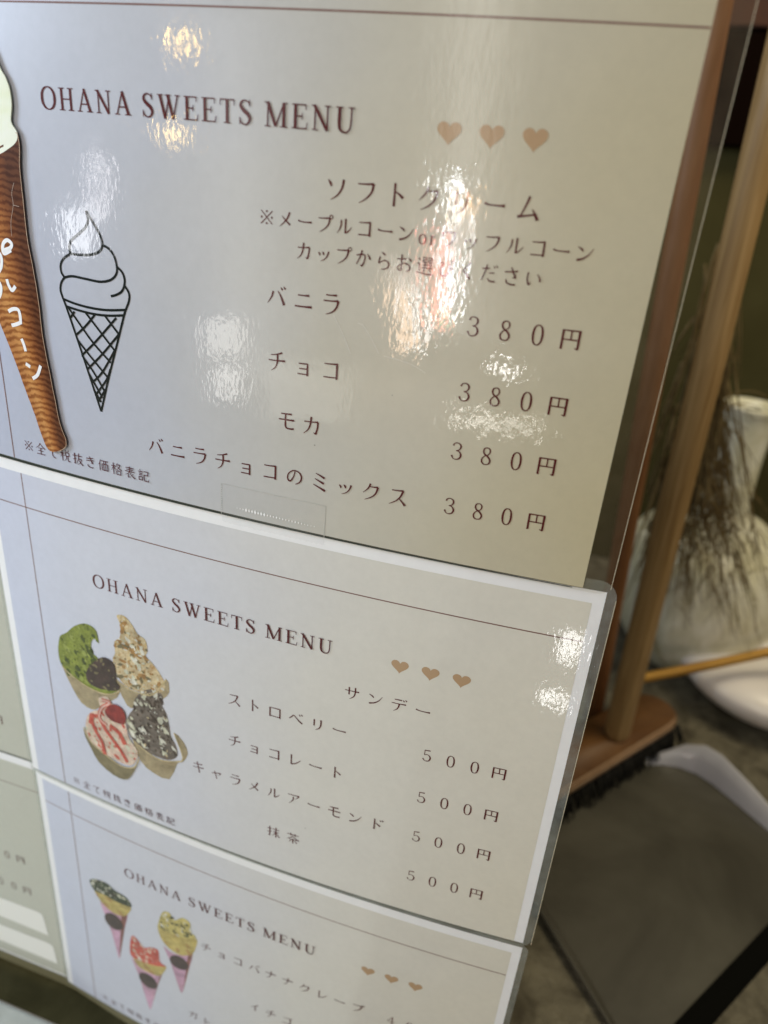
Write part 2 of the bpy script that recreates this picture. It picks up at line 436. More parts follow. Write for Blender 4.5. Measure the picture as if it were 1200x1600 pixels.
CREPE = [{'cone':[(40.26,93.23),(44.76,95.8),(51.95,97.95),(62.51,91.04),(58.69,108),(52.48,140.1),(50.81,141.2),(47.45,119.8),(42.57,102.5)],'wrap':[(36.6,84.89),(43.06,84.3),(54.35,84.7),(64.92,83.6),(63.86,89.47),(59.01,96.21),(51.92,98.28),(44.49,95.97),(39.21,90.84)],'top':[(33.48,77.82),(39.7,73.41),(48,72.21),(53.92,75.33),(61.22,76.18),(65.21,79.72),(65.14,83.91),(54.29,85.48),(43.01,84.77),(36.55,85.37)],'badge':[(56.5,110.1),(55.02,112),(53.05,113.5),(50.78,114.3),(48.44,114.3),(46.26,113.7),(44.46,112.3),(43.23,110.4),(42.68,108.2),(42.87,105.8),(43.77,103.5),(45.29,101.6),(47.28,100.2),(49.54,99.38),(51.84,99.35),(53.97,100),(55.73,101.4),(56.95,103.3),(57.51,105.5),(57.36,107.8)]},{'cone':[(61.72,134.8),(66.53,138.9),(74.04,140.5),(84.13,138.8),(87.57,131.6),(82.34,149.1),(75.35,178),(72.9,179.8),(66.97,151.1)],'wrap':[(64.03,132.9),(74.62,131.2),(83.44,128.7),(89.66,126.2),(87.49,133.3),(82.82,140.2),(73.96,141.8),(66.45,140.2)],'top':[(63.29,113.7),(67.16,112),(72.98,117.8),(78.74,114.1),(84.24,113.8),(84.88,124.5),(89.41,126.4),(79.58,131.5),(68.14,134.1),(61.3,131.8)],'badge':[(80.89,154),(79.61,155.8),(77.79,157.2),(75.62,158),(73.3,158.1),(71.08,157.5),(69.16,156.2),(67.76,154.4),(66.99,152.3),(66.95,150),(67.63,147.8),(68.96,145.9),(70.8,144.6),(72.97,143.8),(75.25,143.8),(77.44,144.4),(79.31,145.7),(80.7,147.4),(81.46,149.6),(81.53,151.8)]},{'cone':[(88.21,106.6),(92.85,109.2),(101.2,107.9),(110.1,100.9),(106.6,118.6),(101.7,142.9),(99.18,144.5),(92.99,119.3)],'wrap':[(85.27,90.11),(92.55,90.25),(103,88.5),(113.1,84.77),(112.5,93.34),(109.5,101.6),(101.2,107.9),(92.39,106.4),(86.78,99.82)],'top':[(85.4,87.79),(89.25,74.43),(94.54,72.1),(97.77,76.79),(103.7,71.2),(109.2,73.09),(109,80.54),(112.9,84.15),(103,90.03),(92.51,91.03),(85.45,91.21)],'badge':[(106.2,117.3),(105.1,119.2),(103.5,120.8),(101.5,121.9),(99.32,122.4),(97.16,122.3),(95.23,121.6),(93.75,120.3),(92.85,118.6),(92.62,116.6),(93.09,114.5),(94.21,112.6),(95.85,111),(97.85,109.9),(100,109.4),(102.2,109.6),(104,110.3),(105.5,111.6),(106.4,113.3),(106.6,115.3)]}]
SCRATCHES = [[(186.1,115.8),(189.9,121.7),(193.6,128.8)],[(197.2,117.4),(200.4,121.1),(204.2,127)],[(206.2,127.7),(216,129),(222.2,131.6)],[(195.7,117.4),(197.2,117.7)],[(214.9,107.2),(217.2,113.4),(217,120.2)]]

# ------------------------------------------------------------------ lettering: strokes in a 100-unit square, "x,y,width"
DAKU = '|%d,%d,3 %d,%d,8|%d,%d,3 %d,%d,8'


def dk(x, y):
    return DAKU % (x, y, x + 9, y - 11, x + 14, y + 5, x + 23, y - 6)


G = {
'ソ': '14,84,3 25,70,9 30,58,5|84,88,8 78,55,7 58,25,5 28,6,2',
'フ': '12,78,4 45,79,5 82,82,8|81,82,9 74,50,7 52,24,5 20,4,2',
'ト': '38,94,8 38,50,7 38,4,9|40,62,3 60,51,7 76,38,10',
'ク': '44,92,8 34,66,6 8,38,2|40,76,4 60,76,5 84,79,8|84,79,9 74,44,7 52,20,5 18,2,2',
'リ': '28,84,8 28,60,7 28,34,8|72,88,9 72,50,8 62,22,6 36,2,2',
'ー': '8,53,8 30,47,5 70,47,6 92,48,10',
'ム': '50,92,8 38,55,6 22,18,5|10,14,9 40,19,6 86,28,6|66,46,3 80,26,8 92,6,11',
'※': '14,86,4.5 86,14,4.5|86,86,4.5 14,14,4.5|50,88,3 50,82,12 50,77,3|50,23,3 50,18,12 50,12,3|12,50,3 18,50,12 23,50,3|77,50,3 82,50,12 88,50,3',
'メ': '74,90,8 56,50,7 12,8,2|26,66,3 50,44,6 78,22,9',
'ル': '30,80,7 28,45,6 8,8,2|56,88,8 56,45,7 56,12,8|56,12,5 75,25,5 94,48,2',
'コ': '16,78,4 50,79,5 84,82,8|80,82,8 80,45,8 80,8,9|14,14,5 50,15,5 80,17,5',
'ン': '12,78,3 32,67,8 40,57,5|14,12,9 45,22,7 72,44,5 92,76,2',
'ワ': '18,80,8 18,66,7 19,50,8|18,78,4 50,79,5 84,82,8|84,82,9 78,45,7 60,20,5 32,2,2',
'ッ': '18,54,3 26,46,8 28,36,4|42,58,3 50,50,8 52,40,4|82,62,8 74,38,6 58,18,4 34,6,2',
'カ': '10,66,5 50,68,5 82,72,8|82,72,8 80,40,7 72,8,9|72,8,7 60,16,2|46,94,8 42,55,7 30,25,5 8,4,2',
'か': '10,62,5 40,70,6 60,64,7 58,35,6 46,8,7 36,14,3|42,92,7 34,60,6 12,14,4|74,76,3 86,60,7 92,46,9',
'ら': '38,94,3 52,86,8 60,80,4|30,70,6 24,36,6 34,41,4 58,52,5 80,42,7 82,20,7 62,6,5 40,3,2',
'お': '10,70,5 35,70,5 62,74,6|36,94,7 36,50,6 36,12,6 24,10,5 14,22,5 26,38,4 56,50,5 82,38,7 84,18,7 66,6,4|72,80,3 84,72,7 92,62,8',
'選': '10,90,3 22,78,7|6,60,4 20,60,5|20,60,5 18,38,5 20,20,5|4,12,4 30,10,5 60,5,6 96,5,8|36,92 58,92|58,92 58,80|38,80 58,80|38,80 38,68|38,68 62,68|66,92 90,92|90,92 90,80|70,80 90,80|70,80 70,68|70,68 94,68|38,54 92,54|50,64 50,38|78,64 78,38|32,38 96,38|52,32 42,18|74,32 88,18',
'び': '10,72,4 36,78,5 20,45,6 26,12,7 52,10,7 68,40,6 66,74,4 80,52,6 92,40,6|76,92,3 83,82,6|88,96,3 96,86,6',
'く': '64,94,7 44,68,6 28,50,6 46,30,7 68,6,9',
'だ': '8,72,5 50,76,5|34,94,6 26,55,6 10,10,4|48,52,4 78,54,5|44,24,5 56,10,6 86,10,7|70,90,3 78,80,7|84,94,3 92,84,7',
'さ': '12,68,5 50,72,5 84,78,6|46,94,5 60,66,6 74,42,7 56,44,3|24,30,5 30,12,6 56,5,6 76,8,6',
'い': '18,80,6 16,45,6 26,16,7 36,30,3|66,74,3 80,56,6 86,36,9',
'ハ': '34,72,8 26,45,6 6,16,2|58,74,3 74,50,7 90,14,10',
'ニ': '22,70,5 50,70,5 78,72,9|8,20,6 50,20,6 92,22,10',
'ラ': '24,88,5 50,88,5 76,90,8|12,62,5 50,63,5 84,66,8|84,66,9 76,36,7 56,14,5 26,2,2',
'チ': '76,94,8 50,84,5 18,78,3|6,52,5 50,53,5 92,56,9|52,84,8 52,50,7 42,20,5 20,2,2',
'ョ': '24,58,5 72,60,6|70,60,7 70,2,8|28,34,5 70,35,5|20,8,5 70,9,5',
'モ': '20,84,5 78,87,8|8,54,5 92,57,8|44,84,7 44,30,7 50,14,7 70,11,7 90,14,8',
'の': '52,76,5 44,45,5 26,18,7 12,30,6 16,58,5 44,80,5 74,74,6 88,50,7 80,22,6 56,6,3',
'ミ': '28,90,3 55,80,7 76,70,10|24,60,3 52,49,7 74,40,10|16,28,3 50,15,7 82,2,11',
'ス': '18,82,4 50,83,5 76,86,8|76,86,9 62,50,7 40,25,5 8,5,2|54,44,3 72,28,6 90,8,10',
'サ': '6,64,5 50,65,5 94,67,8|32,90,8 32,66,7 32,36,8|70,94,8 70,60,7 62,28,6 36,4,2',
'テ': '22,86,5 66,88,7|6,58,5 50,59,5 92,62,8|52,58,8 48,34,7 38,16,5 20,2,2',
'ロ': '16,80,8 16,6,8|16,78,4 84,80,7|84,82,8 84,6,8|16,14,5 84,14,5',
'ヘ': '6,38,6 22,54,6 34,68,6 50,54,6 72,32,8 94,18,9',
'レ': '26,90,8 26,50,7 26,10,8|26,10,6 58,26,6 92,60,2',
'キ': '14,72,5 50,76,5 82,82,8|8,42,5 50,46,5 92,52,8|42,96,7 50,55,7 58,2,8',
'ャ': '12,42,5 50,52,5 82,60,7|82,60,6 74,46,4 62,34,2|34,66,6 42,38,6 50,2,6',
'ア': '10,82,5 50,83,5 88,86,8|88,86,9 78,68,5 62,54,2|48,68,8 46,40,6 20,4,2',
'ナ': '6,62,5 94,65,9|54,94,8 52,55,7 40,24,5 14,4,2',
'イ': '80,92,8 52,62,6 10,38,2|54,62,8 54,4,9',
'抹': '6,72 40,74|24,94,7 24,6,7|24,6,6 12,14,3|6,40,4 40,50,4|46,76 96,77|50,52 92,53|70,96,7 70,2,7|68,50,6 56,26,4 40,12,2|72,50,3 84,28,6 98,12,8',
'茶': '8,82 92,83|34,94,6 34,72,6|66,94,6 66,72,6|50,72,6 34,52,4 6,36,2|50,70,3 70,52,6 96,38,8|22,36 78,37|50,48,6 50,2,7|36,28,5 22,10,3|64,28,3 80,10,7',
'円': '15,87,8 15,4,8|15,84,5 85,85,5|84,88,9 84,8,8|84,8,7 70,13,2|50,84,5 50,46,5|15,46,4.5 84,46,4.5',
'全': '50,96,6 34,72,4 4,52,2|50,94,3 70,70,6 96,54,8|28,54 72,55|24,32 76,33|50,54,6 50,6,6|8,5 92,6,6',
'て': '10,78,6 50,82,5 88,86,6|84,86,5 58,66,6 46,40,6 52,14,6 76,4,7',
'税': '36,92,5 10,82,3|4,66 42,67|24,86,6 24,2,6|22,62,5 4,30,2|26,60,3 40,44,6|54,94,3 62,80,6|88,96,5 80,80,3|54,74,6 54,48,6|54,74 90,75|90,75,6 90,48,6|54,48 90,48|64,46,6 58,20,4 40,4,2|78,46,6 78,12,6 86,6,6 98,8,6',
'抜': '6,72 40,74|24,94,7 24,6,7|24,6,6 12,14,3|6,40,4 40,50,4|44,74 96,76|64,96,6 58,50,5 38,6,2|60,50 88,51|88,51,6 76,22,4 48,2,2|62,44,3 78,20,6 98,2,8',
'き': '14,76,5 50,80,5 82,86,5|12,58,5 50,62,5 86,68,5|44,96,5 58,64,6 72,42,7 56,44,3|24,28,5 30,12,6 56,5,6 76,8,6',
'価': '28,94,6 18,68,4 4,50,2|18,66,6 18,2,6|34,86 98,87|40,62,6 40,10,6|40,62 92,62|92,62,6 92,8,6|56,86 56,12|74,86 74,12|40,12 92,12',
'格': '4,70 42,71|24,96,6 24,2,6|22,66,5 4,32,2|26,62,3 40,46,6|62,96,5 42,62,2|58,84 86,86|86,86,6 68,56,4 42,40,2|58,72,3 78,54,5 98,44,7|52,36,6 52,4,6|52,36 88,36|88,36,6 88,4,6|52,6 88,6',
'表': '14,84 86,85|20,70 80,71|6,55 94,56|50,96,6 50,55,6|48,54,5 30,36,3 4,24,2|34,38,6 34,6,6|34,6,6 54,14,3|48,54,3 66,24,6 96,4,8|82,40,5 66,28,2',
'記': '18,96,3 26,86,6|4,78 46,79|10,64 40,65|10,52 40,53|10,38,6 10,8,6|10,38 40,38|40,38,6 40,8,6|10,12 40,12|54,84 90,85|90,85,6 90,54,6|56,56 90,56|56,56,6 56,14,6|56,10,6 94,8,6|94,8,6 96,24,2',
'3': '24,76,9 31,89,5 50,93,5 69,85,8 73,71,9 62,56,5 44,51,4|44,51,4 66,47,6 78,30,10 71,12,8 50,4,5 30,8,5 20,24,10',
'5': '30,92,5 29,50,5|29,90,6 74,93,9|29,50,4 50,58,5 72,48,8 78,29,10 67,9,7 44,3,5 26,10,6 20,22,9',
'4': '64,4,9 64,92,8|64,92,4 16,32,4|14,30,5 88,30,5',
'8': 'C50,93,5 34,87,7 30,73,8 38,58,8 60,46,9 76,28,9 70,9,7 50,3,5 30,9,7 24,28,7 38,46,5 62,58,5 71,73,7 66,88,6',
'0': 'C50,94,5 30,82,8 23,48,10 30,14,8 50,2,5 70,14,8 77,48,10 70,82,8',
}
for a, b in (('バ', 'ハ'), ('ベ', 'ヘ'), ('デ', 'テ'), ('ド', 'ト'), ('ガ', 'カ'), ('ゴ', 'コ')):
    G[a] = G[b] + (dk(70, 84) if a == 'ベ' else dk(72, 92))
G['プ'] = G['フ'] + '|C90,98,4 82,95,4 80,87,4 86,80,4 94,81,4 99,88,4 97,95,4'

# roman capitals of a book face; 100 = cap height
SER = lambda x0, x1, y: '%g,%g,4.5 %g,%g,4.5' % (x0, y, x1, y)
L = {
'O': (109, 'C54.5,100,6 30,93,11 13,74,15 9,50,17 13,26,15 30,7,11 54.5,0,6 79,7,11 96,26,15 100,50,17 96,74,15 79,93,11'),
'H': (109, '23,100,15 23,0,15|86,100,15 86,0,15|23,50.5,6 86,50.5,6|' + '|'.join(SER(*a) for a in ((3, 43, 98), (3, 43, 2), (66, 106, 98), (66, 106, 2)))),
'A': (109, '53,99,6 15,2,7|52,101,14 90,2,16|29,34,6 75,34,6|' + SER(1, 33, 2) + '|' + SER(67, 108, 2)),
'N': (109, '20,98,7 20,2,7|15,100,14 88,0,14|88,100,7 88,0,7|' + '|'.join(SER(*a) for a in ((0, 20, 98), (4, 37, 2), (72, 106, 98)))),
'S': (84, '69,78,4 63,91,6 42,99,6 22,92,9 17,75,14 36,57,17 58,43,17 70,24,14 60,6,9 40,0,6 20,8,6 12,26,4|69,101,4 69,74,5|12,-1,4 12,29,5'),
'W': (142, '16,100,15 48,-2,14|48,-2,7 72,86,7|66,100,15 98,-2,14|98,-2,7 128,98,7|' + '|'.join(SER(*a) for a in ((0, 36, 98), (50, 86, 98), (112, 142, 98)))),
'E': (92, '22,100,15 22,0,15|3,97.5,5 80,97.5,5|79,100,5 81,77,3|22,51,5.5 60,51,5.5|60,65,4 60,37,4|3,2.5,5 86,2.5,5|84,0,5 90,27,3'),
'T': (92, '46,100,15 46,0,15|6,97.5,5 86,97.5,5|7,100,5 4,73,3|85,100,5 88,73,3|' + SER(26, 66, 2)),
'M': (134, '22,98,7 20,2,7|20,100,16 66,2,13|66,2,7 112,98,7|112,100,15 112,0,15|' + '|'.join(SER(*a) for a in ((2, 24, 98), (3, 38, 2), (108, 132, 98), (92, 132, 2)))),
'U': (109, '23,100,15 23,70,15 23,34,15 30,10,12 54,-1,7 78,9,7 86,34,7 87,70,7 87,99,7|' + SER(3, 43, 98) + '|' + SER(70, 105, 98)),
'o': (76, 'C37,68,6 16,58,11 9,34,13 16,9,11 37,-1,6 58,9,11 65,34,13 58,58,11'),
'r': (50, '20,66,12 20,0,12|20,42,6 30,60,8 46,62,11|' + SER(3, 40, 2) + '|4,62,5 20,66,5'),
}


def parse(s):
    out = []
    for st in s.split('|'):
        closed = st.startswith('C')
        pts = []
        for t in st.lstrip('C').split():
            a = [float(x) for x in t.split(',')]
            pts.append((a[0], a[1], a[2] if len(a) > 2 else 5.0))
        out.append((pts, closed))
    return out


# ------------------------------------------------------------------ the sheets' shared bent surface (metres)
KB, XC = 3.47279e-4, 176.98
SHEETS = {0: (-0.06, 205.572, -0.00532, 0.990098, -2.2), 1: (0.0, 0.0, 0.0, 1.0, -1.0), 2: (0.444, -205.218, -0.009888, 1.0, 0.0),
          3: (-293.0, 3.5, 0.0, 1.0, 12.0), 4: (-293.4, -203.2, 0.0, 1.0, 12.5)}


def S(sh, u, v, lift=0.0):
    ox, oz, a, sc, dy = SHEETS[sh]
    du, dv = u * sc, -v * sc
    X = ox + math.cos(a) * du - math.sin(a) * dv
    Z = oz + math.sin(a) * du + math.cos(a) * dv
    Y = dy - lift if sh > 2 else KB * (X - XC) ** 2 + dy - lift
    return (X / 1000, Y / 1000, Z / 1000)


def grid_patch(name, sh, u0, u1, v0, v1, lift, mat, parent, nu=40, nv=1):
    vs, fs = [], []
    for j in range(nv + 1):
        for i in range(nu + 1):
            vs.append(S(sh, u0 + (u1 - u0) * i / nu, v0 + (v1 - v0) * j / nv, lift))
    for j in range(nv):
        for i in range(nu):
            a = j * (nu + 1) + i
            fs.append((a, a + nu + 1, a + nu + 2, a + 1))
    return link_mesh(name, vs, fs, mat, parent, smooth=True)


class Ink:
    """flat printed shapes on one sheet, gathered into one mesh"""

    def __init__(self, sh, lift=0.11):
        self.sh, self.lift, self.v, self.f, self.mi = sh, lift, [], [], []

    def face(self, pts, mi=0):
        a = sum(p[0] * q[1] - q[0] * p[1] for p, q in zip(pts, pts[1:] + pts[:1]))
        if a > 0: pts = pts[::-1]
        b = len(self.v)
        self.v += [S(self.sh, u, v, self.lift) for u, v in pts]
        self.f.append(tuple(range(b, b + len(pts))))
        self.mi.append(mi)

    def poly(self, pts, mi=0):
        self.face(list(pts), mi)
        self.lift += 0.004

    def ribbon(self, pts, closed=False, n=5, mi=0):
        """pts (u, v, width) in mm"""
        P = spline(pts, n, closed)
        N = len(P)
        Lf, Rt = [], []
        for i in range(N):
            if closed: a, b = P[i - 1], P[(i + 1) % N]
            else: a, b = P[max(i - 1, 0)], P[min(i + 1, N - 1)]
            dx, dy = b[0] - a[0], b[1] - a[1]
            l = math.hypot(dx, dy) or 1
            nx, ny = -dy / l * P[i][2] / 2, dx / l * P[i][2] / 2
            Lf.append((P[i][0] + nx, P[i][1] + ny)); Rt.append((P[i][0] - nx, P[i][1] - ny))
        for i in range(N if closed else N - 1):
            j = (i + 1) % N
            self.face([Lf[i], Lf[j], Rt[j], Rt[i]], mi)
        self.lift += 0.004

    def glyph(self, ch, uc, vc, em, wide=1.0, bold=1.22):
        for pts, closed in parse(G[ch]):
            self.ribbon([(uc + (x - 50) / 100 * em * wide, vc - (y - 50) / 100 * em, w / 100 * em * bold) for x, y, w in pts], closed, 4)

    def roman(self, ch, u, base, cap):
        adv, s = L[ch]
        for pts, closed in parse(s):
            self.ribbon([(u + (adv * 0.06 + x * 0.88) / 100 * cap, base - y / 100 * cap, w / 100 * cap * 0.97) for x, y, w in pts], closed, 4)
        return adv / 100 * cap

    def build(self, name, mat, parent):
        return link_mesh(name, self.v, self.f, mat, parent, self.mi)


def row(name, parent, sh, text, u0, v, pitch, em, mat=None):
    k = Ink(sh)
    for i, ch in enumerate(text):
        if ch == ' ': continue
        if ch in '0123456789': k.glyph(ch, u0 + i * pitch, v, em * 0.92, 0.80, 1.05)
        elif ch in 'or': k.roman(ch, u0 + i * pitch - 1.6, v + 2.0, em * 0.66)
        else: k.glyph(ch, u0 + i * pitch, v, em)
    return k.build(name, mat or INK, parent)


def title(parent, sh, u0, u1, base, cap):
    txt = 'OHANA SWEETS MENU'
    w = sum((L[c][0] if c != ' ' else 38) for c in txt) / 100 * cap
    gap = (u1 - u0 - w) / (len(txt) - 1)
    k = Ink(sh)
    u = u0
    for c in txt:
        u += (k.roman(c, u, base, cap) if c != ' ' else 0.38 * cap) + gap
    return k.build('title_lettering', INK, parent)


def hearts(parent, sh, u0, v, d):
    for i in range(3):
        k = Ink(sh)
        pts = []
        for j in range(36):
            t = 2 * math.pi * j / 36
            pts.append((u0 + i * d + 0.245 * 16 * math.sin(t) ** 3,
                        v - 0.235 * (13 * math.cos(t) - 5 * math.cos(2 * t) - 2 * math.cos(3 * t) - math.cos(4 * t))))
        k.poly(pts)
        k.build('printed_heart', INK_HEART, parent)


def lines(parent, sh, hv, h0, h1, vu=None, v0=0, v1=200, w=0.55):
    k = Ink(sh, 0.08)
    k.ribbon([(h0 + (h1 - h0) * i / 30, hv, w) for i in range(31)], n=1)
    k.build('frame_line', INK_LINE, parent)
    if vu is not None:
        k = Ink(sh, 0.085)
        k.ribbon([(vu, v0, w), (vu, v1, w)], n=1)
        k.build('frame_line', INK_LINE, parent)


def film_ring(name, sh, pin, pout, rad, mat, parent, lift=0.02):
    """clear margin of the pouch between the paper (pin) and a round-cornered outline (pout)"""
    (a0, a1, b0, b1), (c0, c1, d0, d1) = pin, pout
    N = 30
    def loop(u0, u1, v0, v1, r):
        out = []
        for (cx, cy, t0, ex, ey) in ((u0 + r, v0 + r, math.pi, u1 - r, v0 + r), (u1 - r, v0 + r, -math.pi / 2, u1 - r, v1 - r),
                                     (u1 - r, v1 - r, 0, u0 + r, v1 - r), (u0 + r, v1 - r, math.pi / 2, u0 + r, v0 + r)):
            for i in range(9):
                t = t0 + math.pi / 2 * i / 8
                out.append((cx + r * math.cos(t), cy + r * math.sin(t)))
            last = out[-1]
            t = t0 + math.pi / 2
            nx, ny = ex + r * math.cos(t), ey + r * math.sin(t)
            for i in range(1, N):
                out.append((last[0] + (nx - last[0]) * i / N, last[1] + (ny - last[1]) * i / N))
        return out
    A, B = loop(a0, a1, b0, b1, 0.05), loop(c0, c1, d0, d1, rad)
    n = len(A)
    vs = [S(sh, u, v, lift) for u, v in A] + [S(sh, u, v, lift) for u, v in B]
    fs = [(i, (i + 1) % n, n + (i + 1) % n, n + i) for i in range(n)]
    o = link_mesh(name, vs, fs, mat, parent, smooth=True)
    return o, B


def edge_strip(name, sh, pts, w0, w1, mat, parent, lift=0.06):
    k = Ink(sh, lift)
    n = len(pts)
    k.ribbon([(u, v, w0 + (w1 - w0) * i / (n - 1)) for i, (u, v) in enumerate(pts)], n=1)
    return k.build(name, mat, parent)


def sheet_root(sh, label, group='laminated menu sheets on the board'):
    return empty('menu_sheet', S(sh, 148.5, 205), label, 'menu sheet', group)

# ------------------------------------------------------------------ setting
FZ = -0.440


def slab(name, x0, x1, y0, y1, z0, z1, mat, parent=None):
    bm = bmesh.new()
    bmesh.ops.create_cube(bm, size=1)
    for v in bm.verts:
        v.co = Vector(((x0 + x1) / 2 + v.co.x * (x1 - x0), (y0 + y1) / 2 + v.co.y * (y1 - y0), (z0 + z1) / 2 + v.co.z * (z1 - z0)))
    bmesh.ops.bevel(bm, geom=list(bm.edges), offset=min(0.002, (z1 - z0) / 6, (y1 - y0) / 6), segments=2, affect='EDGES')
    return bm_obj(name, bm, mat, parent, smooth=False, origin=((x0 + x1) / 2, (y0 + y1) / 2, z0))


tag(link_mesh('floor', [(-2.5, -0.003, FZ), (2.5, -0.003, FZ), (2.5, 1.9, FZ), (-2.5, 1.9, FZ)], [(0, 1, 2, 3)], M_FLOOR), kind='structure')
tag(slab('pavement', -2.5, 0.20, -2.6, -0.004, FZ - 0.03, FZ + 0.0015, M_SLAB), kind='structure')
tag(link_mesh('ground', [(0.201, -2.6, FZ), (2.5, -2.6, FZ), (2.5, -0.004, FZ), (0.201, -0.004, FZ)], [(0, 1, 2, 3)], M_FLOOR), kind='structure')
tag(slab('back_wall', -2.5, 2.5, 1.35, 1.45, FZ, 1.5, M_WALL), 'dark olive wall far behind the brooms and vase', 'wall')

cab = empty('cabinet', (0.62, 1.05, FZ), 'dark cabinet with a black opening behind the broom handles', 'cabinet')
slab('body', 0.27, 0.98, 0.935, 1.25, FZ, 0.330, M_WALL, cab)
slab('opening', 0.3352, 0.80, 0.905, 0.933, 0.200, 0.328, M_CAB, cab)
slab('top_board', 0.255, 1.0, 0.90, 1.27, 0.3305, 0.375, M_PLANK, cab)

# board the sheets are taped to, bent like them
def board():
    vs, fs = [], []
    n = 48
    xs = [-0.36 + (0.285 + 0.36) * i / n for i in range(n + 1)]
    def yb(x):
        xm = x * 1000
        return (13.4 if xm < 0 else KB * (xm - XC) ** 2 + 2.4) / 1000
    for x in xs:
        y = yb(x)
        zb = -0.421 - 0.006 * max(0.0, min(1.0, x / 0.06))
        for (dy, z) in ((0, 0.26), (0, zb), (0.006, zb), (0.006, 0.26)):
            vs.append((x, y + dy, z))
    for i in range(n):
        for j in range(4):
            a, b = i * 4 + j, i * 4 + (j + 1) % 4
            fs.append((a, b, b + 4, a + 4))
    fs += [(3, 2, 1, 0), (n * 4, n * 4 + 1, n * 4 + 2, n * 4 + 3)]
    return link_mesh('panel', vs, fs, M_BOARD, BOARD)


BOARD = empty('menu_board', (0.0, 0.02, FZ), 'bent olive board the laminated menu sheets are taped on', 'board')
board()
slab('floor_shade_strip', -0.36, 0.262, -0.0035, 0.075, FZ + 0.0003, FZ + 0.0022, M_FLOOR_SHADE, BOARD)  # added dark strip, paints the board's shade onto the floor
slab('foot', -0.30, -0.235, 0.0215, 0.06, FZ + 0.0024, -0.30, M_CAB, BOARD)
slab('foot', 0.02, 0.26, 0.019, 0.05, FZ + 0.0024, -0.36, M_CAB, BOARD)

# ------------------------------------------------------------------ things standing behind


def lathe(bm, prof, cx, cy, seg=48):
    rings = []
    for r, z in prof:
        rings.append([bm.verts.new((cx + r * math.cos(2 * math.pi * i / seg), cy + r * math.sin(2 * math.pi * i / seg), z)) for i in range(seg)])
    for a, b in zip(rings, rings[1:]):
        for i in range(seg):
            bm.faces.new((a[i], a[(i + 1) % seg], b[(i + 1) % seg], b[i]))
    return rings


def tube(bm, path, radii, seg=16, cap=True):
    path = [Vector(p) for p in path]
    rings = []
    for i, p in enumerate(path):
        d = (path[min(i + 1, len(path) - 1)] - path[max(i - 1, 0)]).normalized()
        up = Vector((0, 0, 1)) if abs(d.z) < 0.9 else Vector((1, 0, 0))
        a = d.cross(up).normalized(); b = d.cross(a)
        rings.append([bm.verts.new(p + (a * math.cos(2 * math.pi * k / seg) + b * math.sin(2 * math.pi * k / seg)) * radii[i]) for k in range(seg)])
    for r, s in zip(rings, rings[1:]):
        for k in range(seg): bm.faces.new((r[k], r[(k + 1) % seg], s[(k + 1) % seg], s[k]))
    if cap and seg > 2:
        bm.faces.new(rings[0][::-1]); bm.faces.new(rings[-1])


# vase with a straight neck
VX, VY = 0.458, 0.690
vase = empty('vase', (VX, VY, FZ), 'tall pale vase with a straight narrow neck behind the broom', 'vase')
bm = bmesh.new()
prof = spline([(0.05, FZ), (0.070, FZ + 0.012), (0.100, -0.378), (0.110, -0.325), (0.098, -0.268), (0.066, -0.238), (0.036, -0.221), (0.0295, -0.205), (0.028, -0.14), (0.030, -0.10), (0.034, -0.086), (0.033, -0.081), (0.024, -0.083), (0.017, -0.090)], 5)
lathe(bm, prof, VX, VY)
bm_obj('body', bm, M_CERAMIC, vase)
bm = bmesh.new()
rg = lathe(bm, [(0.0168, -0.0905), (0.016, -0.105), (0.015, -0.14)], VX, VY, 32)
bm.faces.new(rg[-1])
bm_obj('opening', bm, M_HOLE, vase)

BX, BY = 0.556, 0.625
bowl = empty('round_pot', (BX, BY, FZ), 'squat rounded white pot on the floor beside the broom head, under the brass rod', 'pot')
bm = bmesh.new()
prof = spline([(0.045, FZ), (0.062, FZ + 0.002), (0.092, -0.420), (0.112, -0.398), (0.110, -0.381), (0.085, -0.368), (0.05, -0.363), (0.034, -0.362)], 6)
lathe(bm, prof, BX, BY)
bm_obj('body', bm, M_BOWL, bowl)
bm = bmesh.new()
prof = spline([(0.0335, -0.3615), (0.030, -0.356), (0.020, -0.3525), (0.001, -0.352)], 4)
lathe(bm, prof, BX, BY, 32)
bm_obj('lid', bm, M_BOWL, bowl)

bm = bmesh.new()
pa = [Vector((0.372, 0.512, -0.3915)), Vector((0.393, 0.520, -0.3826)), Vector((0.470, 0.540, -0.352)), Vector((0.548, 0.560, -0.318)), Vector((0.80, 0.625, -0.20))]
tube(bm, pa, [0.0058] * 5, 14)
tag(bm_obj('brass_rod', bm, M_BRASS, origin=tuple(pa[0])), 'thin brass coloured rod slanting across in front of the white bowl', 'rod')

